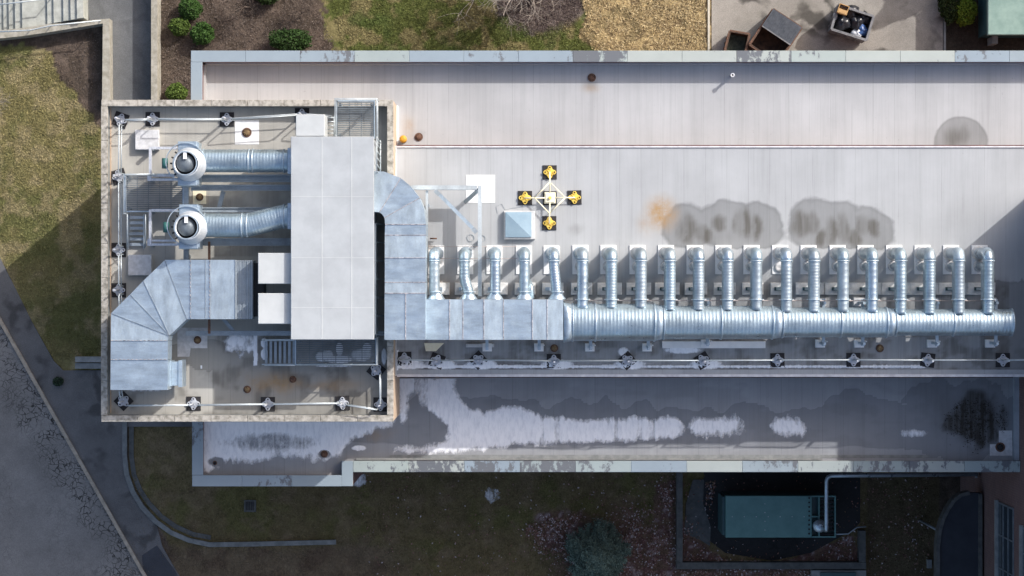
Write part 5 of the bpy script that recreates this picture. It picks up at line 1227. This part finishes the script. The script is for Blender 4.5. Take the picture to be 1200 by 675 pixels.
def softpoly(px, py, poly, w=5.0, k=3):
    wx = px + (fbm(px * .09, py * .09, 71) - .5) * 13; wy = py + (fbm(px * .09, py * .09, 72) - .5) * 10 + (vnoise(px * .3, py * .02, 73) - .5) * 3.5
    a = 0
    for i in range(-k, k + 1):
        for j in range(-k, k + 1): a = a + inpoly(wx + i * w / k, wy + j * w / k, poly)
    return a / (2 * k + 1) ** 2
def lower_snow(px, py):
    d = softpoly(px, py, [(466, 440), (536, 440), (531, 452), (538, 468), (548, 477), (566, 483), (590, 478), (612, 480), (640, 488), (700, 491), (760, 488), (798, 490), (799, 512), (760, 516), (700, 518), (640, 520), (600, 522), (560, 528), (500, 532), (456, 529), (468, 523), (520, 519), (527, 514), (520, 498), (510, 486), (503, 478), (497, 480), (490, 468), (485, 456), (478, 462), (475, 498), (466, 498)]) * 1.05
    d = np.maximum(d, softpoly(px, py, [(236, 488), (466, 488), (455, 499), (434, 505), (415, 511), (403, 522), (398, 533), (380, 537), (330, 535), (290, 541), (262, 540), (250, 552), (236, 556)], 6) * (1.08 - .62 * sstep(-.2, .7, ell(px, py, 318, 518, 75, 15))))
    d *= 1 - sstep(0, .6, ell(px, py, 253, 541, 14, 8)) * .8; d *= 1 - sstep(0, .5, ell(px, py, 380, 532, 9, 6))
    d *= 1 - .35 * (vnoise(px * .115, py * 0 + 1, 74) > .8) * (px > 460)
    d = np.maximum(d, softpoly(px, py, [(808, 492), (866, 488), (872, 498), (866, 509), (808, 512)], 7)); d = np.maximum(d, softpoly(px, py, [(904, 492), (925, 488), (946, 498), (946, 512), (925, 510), (904, 502)], 6))
    d = np.maximum(d, sstep(-.6, 1.0, ell(px, py, 1070, 508, 18, 6)) * .8); d = np.maximum(d, sstep(-.3, .5, ell(px, py, 421, 525, 10, 4)) * .9)
    return d
snow('snow', 'melting snow lying in patches and a long band on the lower south roof', ZS, (237, 443, 1100, 556), lower_snow)
def edge_snow(px, py):
    d = B(px, py, 462, 427.5, 1085, 431.5, 3, 2.0) * (.86 + .3 * sstep(700, 560, px)) ; 
    for x in (474, 512, 560, 649, 735, 823): d = np.maximum(d, sstep(-.2, .6, ell(px, py, x + 4, 427, 24, 8)) * .9)
    d = np.maximum(d, B(px, py, 464, 410, 467.5, 438, 2, 4) * .95)
    d = np.maximum(d, sstep(-.2, .6, ell(px, py, 800, 410, 26, 6)) * .9); d = np.maximum(d, sstep(-.2, .6, ell(px, py, 731, 412, 9, 7)) * .9)
    return d
snow('snow', 'thin line of snow along the south edge of the main roof by the guardrail', ZM, (462, 400, 1110, 434), edge_snow)
def deck_snow(px, py):
    d = sstep(-.9, .9, ell(px, py, 280, 400, 16, 15) + (fbm(px * .12, py * .12, 83) - .5) * 1.6) * .85
    d = np.maximum(d, B(px, py, 297, 392, 302, 428, 2, 4) * 1.0); d = np.maximum(d, sstep(-.2, .4, ell(px, py, 310, 402, 5, 7))); d = np.maximum(d, sstep(-.2, .4, ell(px, py, 310, 415, 5, 8)))
    for e in ((376, 418, 7, 7), (384, 417, 8, 8), (397, 421, 20, 5), (424, 416, 14, 9), (430, 408, 6, 8), (398, 409, 5, 9), (236, 430, 2, 3)): d = np.maximum(d, sstep(-.3, .5, ell(px, py, *e)) * .88)
    d = np.maximum(d, B(px, py, 370, 428, 412, 430, 6, 2) * .85); d = np.maximum(d, sstep(-.2, .5, ell(px, py, 450, 418, 4, 12)) * .9)
    d = np.maximum(d, B(px, py, 152, 456, 190, 459, 5, 3) * .9)
    return d
snow('snow', 'remnants of snow around the shaded walkway on the taller block', ZD, (150, 388, 456, 465), deck_snow)
def gr_snow(px, py):
    d = sstep(-.2, .6, ell(px, py, 421, 562, 12, 12)) * .6; d = np.maximum(d, sstep(-.2, .6, ell(px, py, 577, 580, 13, 13)) * .42); return d
snow('snow', 'last specks of snow on the shaded south lawn below the building', .05, (400, 545, 800, 660), gr_snow)

# ================================================================== FOLIAGE
def quads(name, P0, sizes, cols, nrm_up=.3, mat=None, tri=False, long=1.0, wid=.6):
    """ P0 (n,3) centres, sizes (n,), cols (n,3): randomly turned little leaf faces as ONE mesh """
    n = len(P0); d = rng.normal(size=(n, 3)); d[:, 2] = np.abs(d[:, 2]) * 1 + nrm_up; d /= np.linalg.norm(d, axis=1)[:, None]
    u = np.cross(d, rng.normal(size=(n, 3))); u /= np.linalg.norm(u, axis=1)[:, None]; v = np.cross(d, u)
    s = sizes[:, None]
    if tri: V = np.stack([P0 - u * s * .16, P0 + u * s * .16, P0 + v * s * long], 1); k = 3
    else: V = np.stack([P0 - u * s * long, P0 - v * s * wid, P0 + u * s * long, P0 + v * s * wid], 1); k = 4
    V = V.reshape(-1, 3); f = np.arange(n * k).reshape(n, k)
    me = bpy.data.meshes.new(name); me.vertices.add(len(V)); me.vertices.foreach_set('co', V.ravel().astype(np.float32))
    me.loops.add(n * k); me.loops.foreach_set('vertex_index', f.ravel().astype(np.int32)); me.polygons.add(n)
    me.polygons.foreach_set('loop_start', np.arange(0, n * k, k, dtype=np.int32)); me.polygons.foreach_set('loop_total', np.full(n, k, np.int32))
    me.materials.append(mat or M['leaf']); me.update(calc_edges=True); o = bpy.data.objects.new(name, me); COL.objects.link(o)
    paint(o, np.repeat(cols, k, 0)); return o
def shrub(label, px, py, rx_, ry_, h, col, n=2600, leaf=.055, name='shrub', cat='shrub', zc=0, lump=.18, top=None, group=None):
    c = P(px, py, zc + h * .5)
    t = thing(name, label, cat, (c.x, c.y, zc), group)
    d = rng.normal(size=(n, 3)); d /= np.linalg.norm(d, axis=1)[:, None]
    an = np.arctan2(d[:, 1], d[:, 0]); el_ = np.arcsin(d[:, 2])
    sd_ = int(abs(px * 7 + py)) % 1000
    k = 1 + lump * 2.4 * (fbm(an * 2.2 + 20, el_ * 2.2 + 20, sd_, 3) - .5) + lump * (vnoise(an * 6 + 50, el_ * 5 + 50, sd_) - .5)
    rr = rng.uniform(.62, 1.03, n) ** .6 * k
    p = d * rr[:, None] * np.array([rx_, ry_, h * .5]); p[:, 2] += h * .5; p[:, 2] = np.maximum(p[:, 2], .04)
    shade = (.75 + .5 * vnoise(an * 5 + 9, el_ * 5 + 9, sd_ + 3))[:, None]; cc = np.array(col)[None] * 1.0 * shade * rng.uniform(.7, 1.35, (n, 1))
    o = quads('foliage', p, rng.uniform(.6, 1.3, n) * leaf, cc, .4); o.parent = t
    q = MB(); rr2 = random.Random(sd_)
    for i in range(7):
        a = rr2.uniform(0, 6.28); q.tube([(0, 0, 0), (rx_ * .35 * math.cos(a), ry_ * .35 * math.sin(a), h * .4), (rx_ * .7 * math.cos(a), ry_ * .7 * math.sin(a), h * .7)], [.035, .02, .008], 5)
    s_ = link_mesh('stem', q.v, q.f, M['barkd'], q.smooth); s_.parent = t; return t
gS_ = 'evergreen shrubs in the brown bed'
shrub('dark green rounded shrub at the top edge, highest of the three clustered', 223, 10, .55, .50, .9, (.035, .075, .016), group=gS_)
shrub('green rounded shrub, the left one of the three clustered in the brown bed', 210.5, 31, .48, .42, .8, (.07, .11, .022), group=gS_)
shrub('green rounded shrub, the lower right one of the three clustered in the brown bed', 237.5, 39.5, .58, .50, .9, (.04, .085, .018), group=gS_)
shrub('wide dark green shrub close above the corner of the patched coping', 340, 47, 1.0, .52, .9, (.028, .058, .014), 3200, group=gS_)
shrub('bright green small shrub squeezed between path wall and building', 207, 108, .50, .40, .8, (.085, .13, .025), group=gS_)
shrub('dark shrub cut by the top edge of the photo in the brown bed', 313, -8, .7, .5, .9, (.03, .055, .014), group=gS_)
shrub('yellow green rounded shrub beside the green shed', 1131, 14, .50, .66, 1.3, (.14, .19, .02), 3600, .05)
shrub('dark green shrub in the shade left of the yellow green one', 1114, 6, .55, .8, 1.1, (.03, .045, .012), 2600)
def conifer(label, px, py, r, h):
    c = P(px, py, h * .4); t = thing('conifer', label, 'conifer', (c.x, c.y, 0)); q = MB(); q.tube([(0, 0, 0), (0, 0, h * .9)], [.12, .02], 8)
    s_ = link_mesh('trunk', q.v, q.f, M['barkd'], q.smooth); s_.parent = t; pts = []; cols = []; rg = np.random.default_rng(3)
    for i in range(520):                       # sprays of needles at the branch ends
        u = rg.uniform(0, 1) ** .7; an = rg.uniform(0, 6.283); rad = r * (1 - u ** 1.6) ** .6 * (1 + .10 * math.sin(an * 5 + 1) + rg.normal() * .05)
        tip = np.array([rad * math.cos(an), rad * math.sin(an), h * (.12 + .86 * u)]); dr = tip - np.array([0, 0, tip[2] - .15]); n = 75; L = rg.uniform(.25, .5)
        k = rg.uniform(0, 1, n)[:, None]; p = tip - dr / (np.linalg.norm(dr) + 1e-6) * L * k + rg.normal(size=(n, 3)) * .055 * (1.2 - .4 * k); pts.append(p)
        cols.append(np.array([[.15, .205, .165]]) * rg.uniform(.65, 1.25) * (1.1 - .45 * k) * rg.uniform(.75, 1.25, (n, 1)))
    P0 = np.concatenate(pts); o = quads('crown', P0, rg.uniform(.02, .042, len(P0)), np.concatenate(cols), .3, long=1.4); o.parent = t
conifer('round blue green conifer on the dark lawn at the bottom edge', 700, 649, 1.5, 3.0)
shrub('small dark weed clump growing through the footpath near the road', 68, 447, .26, .22, .25, (.03, .05, .03), 500, .04, name='weed', cat='weed')
# debris on the lower roof and scattered leaves
def litter(name, label, cat, n, fn_pts, cols, size, z, up=.9, **kw):
    px, py = fn_pts(n); x, y = px * 0, py * 0; s = S(z); x = (px - 600) * s; y = (337.5 - py) * s
    ci = rng.integers(0, len(cols), n); cc = np.array(cols)[ci] * rng.uniform(.7, 1.3, (n, 1))
    p = np.stack([x, y, z + rng.uniform(.01, .05, n)], 1); o = quads(name, p, rng.uniform(.6, 1.4, n) * size, cc, up * 2, **kw)
    o['kind'] = 'stuff'; o['label'] = label; o['category'] = cat; return o
def keepf(fn):
    def g(n):
        out = []; tot = 0
        while tot < n:
            px = rng.uniform(-30, 1230, n * 2); py = rng.uniform(-30, 700, n * 2); k = rng.uniform(0, 1, n * 2) < fn(px, py); out.append(np.stack([px[k], py[k]], 1)); tot += k.sum()
        a = np.concatenate(out)[:n]; return a[:, 0], a[:, 1]
    return g
def leafdens(px, py):
    d = np.maximum(sstep(-.1, .5, ell(px, py, 735, 665, 105, 80)), sstep(-.1, .4, ell(px, py, 655, 625, 42, 30)))
    d = np.maximum(d, B(px, py, 772, 556, 790, 680, 5)); d = np.maximum(d, inpoly(px, py, [(801, 625), (850, 655), (905, 658), (801, 659)]) * 1.0); d = np.maximum(d, inpoly(px, py, [(960, 652), (1006, 615), (1006, 658)]) * .9)
    d = np.maximum(d, B(px, py, 795, 668, 950, 690, 2)); d = np.maximum(d, inpoly(px, py, [(827, 565), (838, 562), (836, 600), (826, 600)]) * 1.0); d = np.maximum(d, inpoly(px, py, [(802, 570), (808, 566), (806, 590)]) * 1.0)
    d = np.maximum(d, (py > 556) * (px > 420) * (px < 1090) * .035); d = np.maximum(d, (px > 1016) * (px < 1088) * (py > 556) * .12)
    d = d * (1 - ((px > 841) & (px < 980) & (py > 580) & (py < 631))); return d * (.15 + .85 * sstep(.4, .62, fbm(px * .09, py * .09, 17)))
litter('leaf_litter', 'reddish and pale fallen leaves strewn over the shaded south lawn and yard', 'leaves', 9000, keepf(leafdens), [(.22, .11, .09), (.16, .085, .07), (.30, .18, .155), (.48, .42, .42), (.19, .13, .08)], .045, .03)
def strawdens(px, py): return inpoly(px + (fbm(px * .05, py * .05, 3) - .5) * 20, py, [(690, -60), (830, -60), (830, 70), (712, 70), (680, 40)]).astype(float) * (.25 + .75 * sstep(.42, .6, fbm(px * .07, py * .07, 19)))
litter('straw_litter', 'golden dry leaves covering the bed next to the asphalt yard', 'leaves', 12000, keepf(strawdens), [(.54, .42, .22), (.40, .30, .15), (.60, .49, .29), (.22, .16, .09), (.46, .35, .19), (.32, .24, .12)], .07, .0, wid=.16)
def mulchdens(px, py): return np.maximum(inpoly(px, py, [(188, -30), (380, -30), (372, 10), (398, 60), (190, 115)]) * 1.0, np.maximum(sstep(0, .3, ell(px, py, 632, 2, 54, 44)), inpoly(px, py, [(70, 55), (122, 32), (122, 115), (118, 140)]) * .6))
litter('mulch', 'coarse brown bark mulch in the planting beds north of the building', 'mulch', 14000, keepf(mulchdens), [(.09, .068, .056), (.12, .095, .08), (.065, .048, .04), (.16, .13, .11)], .05, .0, wid=.22)
def grassdens(px, py):
    d = np.maximum(inpoly(px, py, [(-30, 55), (62, 62), (118, 150), (118, 418), (86, 424), (62, 420), (20, 338), (-4, 300), (-30, 280)]) * 1.0, inpoly(px, py, [(380, -30), (402, 60), (712, 60), (676, 30), (690, -30)]) * 1.0)
    return np.maximum(d, ((py > 556) & (px > 152) & (px < 1090)) * .30 * ((px < 793) | (px > 1016)))
gx, gy = keepf(grassdens)(110000)
gs = S(0); X = (gx - 600) * gs; Y = (337.5 - gy) * gs
n2 = fbm(X * 1.3, Y * 1.3, 9); base = ground_cols(X, Y); cc = base * rng.uniform(.7, 1.5, (len(X), 1)) * (.8 + .5 * n2[:, None])
o = quads('grass', np.stack([X, Y, rng.uniform(-.01, .03, len(X))], 1), rng.uniform(.04, .10, len(X)), cc, .25, tri=True, long=1.5)
o['kind'] = 'stuff'; o['label'] = 'short dormant grass of the lawns around the building'; o['category'] = 'grass'
# plant debris heap on lower roof
def deb(px, py): return sstep(-.1, .6, ell(px, py, 1142, 494, 34, 32) + (fbm(px * .08, py * .08, 8) - .5) * 1.2)
litter('roof_debris', 'dark mossy plant debris heaped in the right corner of the lower south roof', 'debris', 900, keepf(deb), [(.03, .027, .02), (.05, .045, .03), (.02, .018, .016), (.045, .04, .03)], .026, ZS + .01)

# ================================================================== BARE TREES
def bare_tree(label, base, h, spread, seed, mat, r0=.13, levels=5, nb=5, lean=(0, 0)):
    rr = random.Random(seed); t = thing('bare_tree', label, 'tree', base); trunk = MB(); br = MB(); tw = MB()
    def grow(p, d, L, r, lv):
        n = 4; pts = [p]; rs = [r]; q = p
        for i in range(n):
            d = (d + Vector((rr.gauss(0, .16), rr.gauss(0, .16), rr.gauss(0, .08) + (.04 if lv < 3 else -.02)))).normalized(); q = q + d * (L / n); pts.append(q); rs.append(max(.004, r * (1 - .45 * (i + 1) / n)))
        (trunk if lv == 0 else br if lv < 3 else tw).tube(pts, rs, 8 if lv == 0 else 5 if lv < 3 else 3, cap=lv < 2)
        if lv >= levels: return
        k = nb if lv == 0 else rr.randint(3, 5)
        for j in range(k):
            f = rr.uniform(.3, 1.0) if lv else rr.uniform(.55, 1.0); idx = min(n - 1, int(f * n)); s = pts[idx].lerp(pts[idx + 1], f * n - idx if idx < n else 1)
            an = 2 * math.pi * (j + rr.uniform(-.3, .3)) / k; ax = d.cross(Vector((math.cos(an), math.sin(an), .3))).normalized()
            nd = (Matrix.Rotation(rr.uniform(.45, 1.05), 3, ax) @ d); nd.z = nd.z * .7 + .12; nd.normalize()
            grow(s, nd, L * rr.uniform(.6, .82) * (spread if lv == 0 else 1), rs[idx] * .62, lv + 1)
    b = Vector(base); grow(b, Vector((lean[0], lean[1], 1)).normalized(), h * .36, r0, 0)
    for nm, q in (('trunk', trunk), ('branches', br), ('twigs', tw)): part(nm, q, mat, t, fix=False)
    return t
bt0 = P(630, -4, 0)
bare_tree('bare pale branched tree whose branches spread over the north lawn at the top edge', (bt0.x, bt0.y, 0), 5.2, 1.5, 12, M['bark'], .20, 4, 9)
bare_tree('bare brown twiggy bush in the brown bed at the upper left', tuple(P(292, 8, 0)), 1.9, 1.1, 5, M['barkd'], .05, 4, 6)
bare_tree('bare brown twiggy bush beside the brown bed\'s grass edge', tuple(P(352, 20, 0)), 1.6, 1.1, 8, M['barkd'], .045, 4, 6)
bare_tree('bare young tree at the left edge of the west lawn', tuple(P(-8, 122, 0)), 3.0, 1.1, 22, M['bark'], .06, 4, 5)
# trees beyond the frame that throw their shade on the yard and the shed
for i, (x, y, h, sd_) in enumerate(((31, 19.5, 9, 31), (24.5, 24, 9, 36), (35, 24, 11, 41), (14, 24, 7, 47))):
    bare_tree('tall bare tree beyond the upper right corner, %s of four' % ORD[i], (x, y, 0), h, 1.2, sd_, M['barkd'], .32, 5, 6)
def evergreen(label, x, y, h, r, n=9000):
    t = thing('evergreen_tree', label, 'tree', (x, y, 0)); q = MB(); q.tube([(x, y, 0), (x, y, h * .95)], [.18, .03], 8); part('trunk', q, M['barkd'], t)
    zz = rng.uniform(.06, 1, n) ** .8; an = rng.uniform(0, 6.283, n); rad = (1.03 - zz) * r * rng.uniform(.25, 1, n) ** .5 * (1 + .22 * np.sin(zz * 40 + an * 3))
    o = quads('crown', np.stack([rad * np.cos(an), rad * np.sin(an), zz * h], 1), rng.uniform(.08, .2, n), np.array([(.03, .055, .02)]) * rng.uniform(.6, 1.5, (n, 1)), .2); o.parent = t
evergreen('dense dark evergreen standing beyond the top edge, north of the asphalt yard', 22.8, 17.2, 5.2, 2.3, 14000)
evergreen('second dense dark evergreen beyond the top edge, behind the green shed', 27.2, 17.2, 4.2, 1.5)
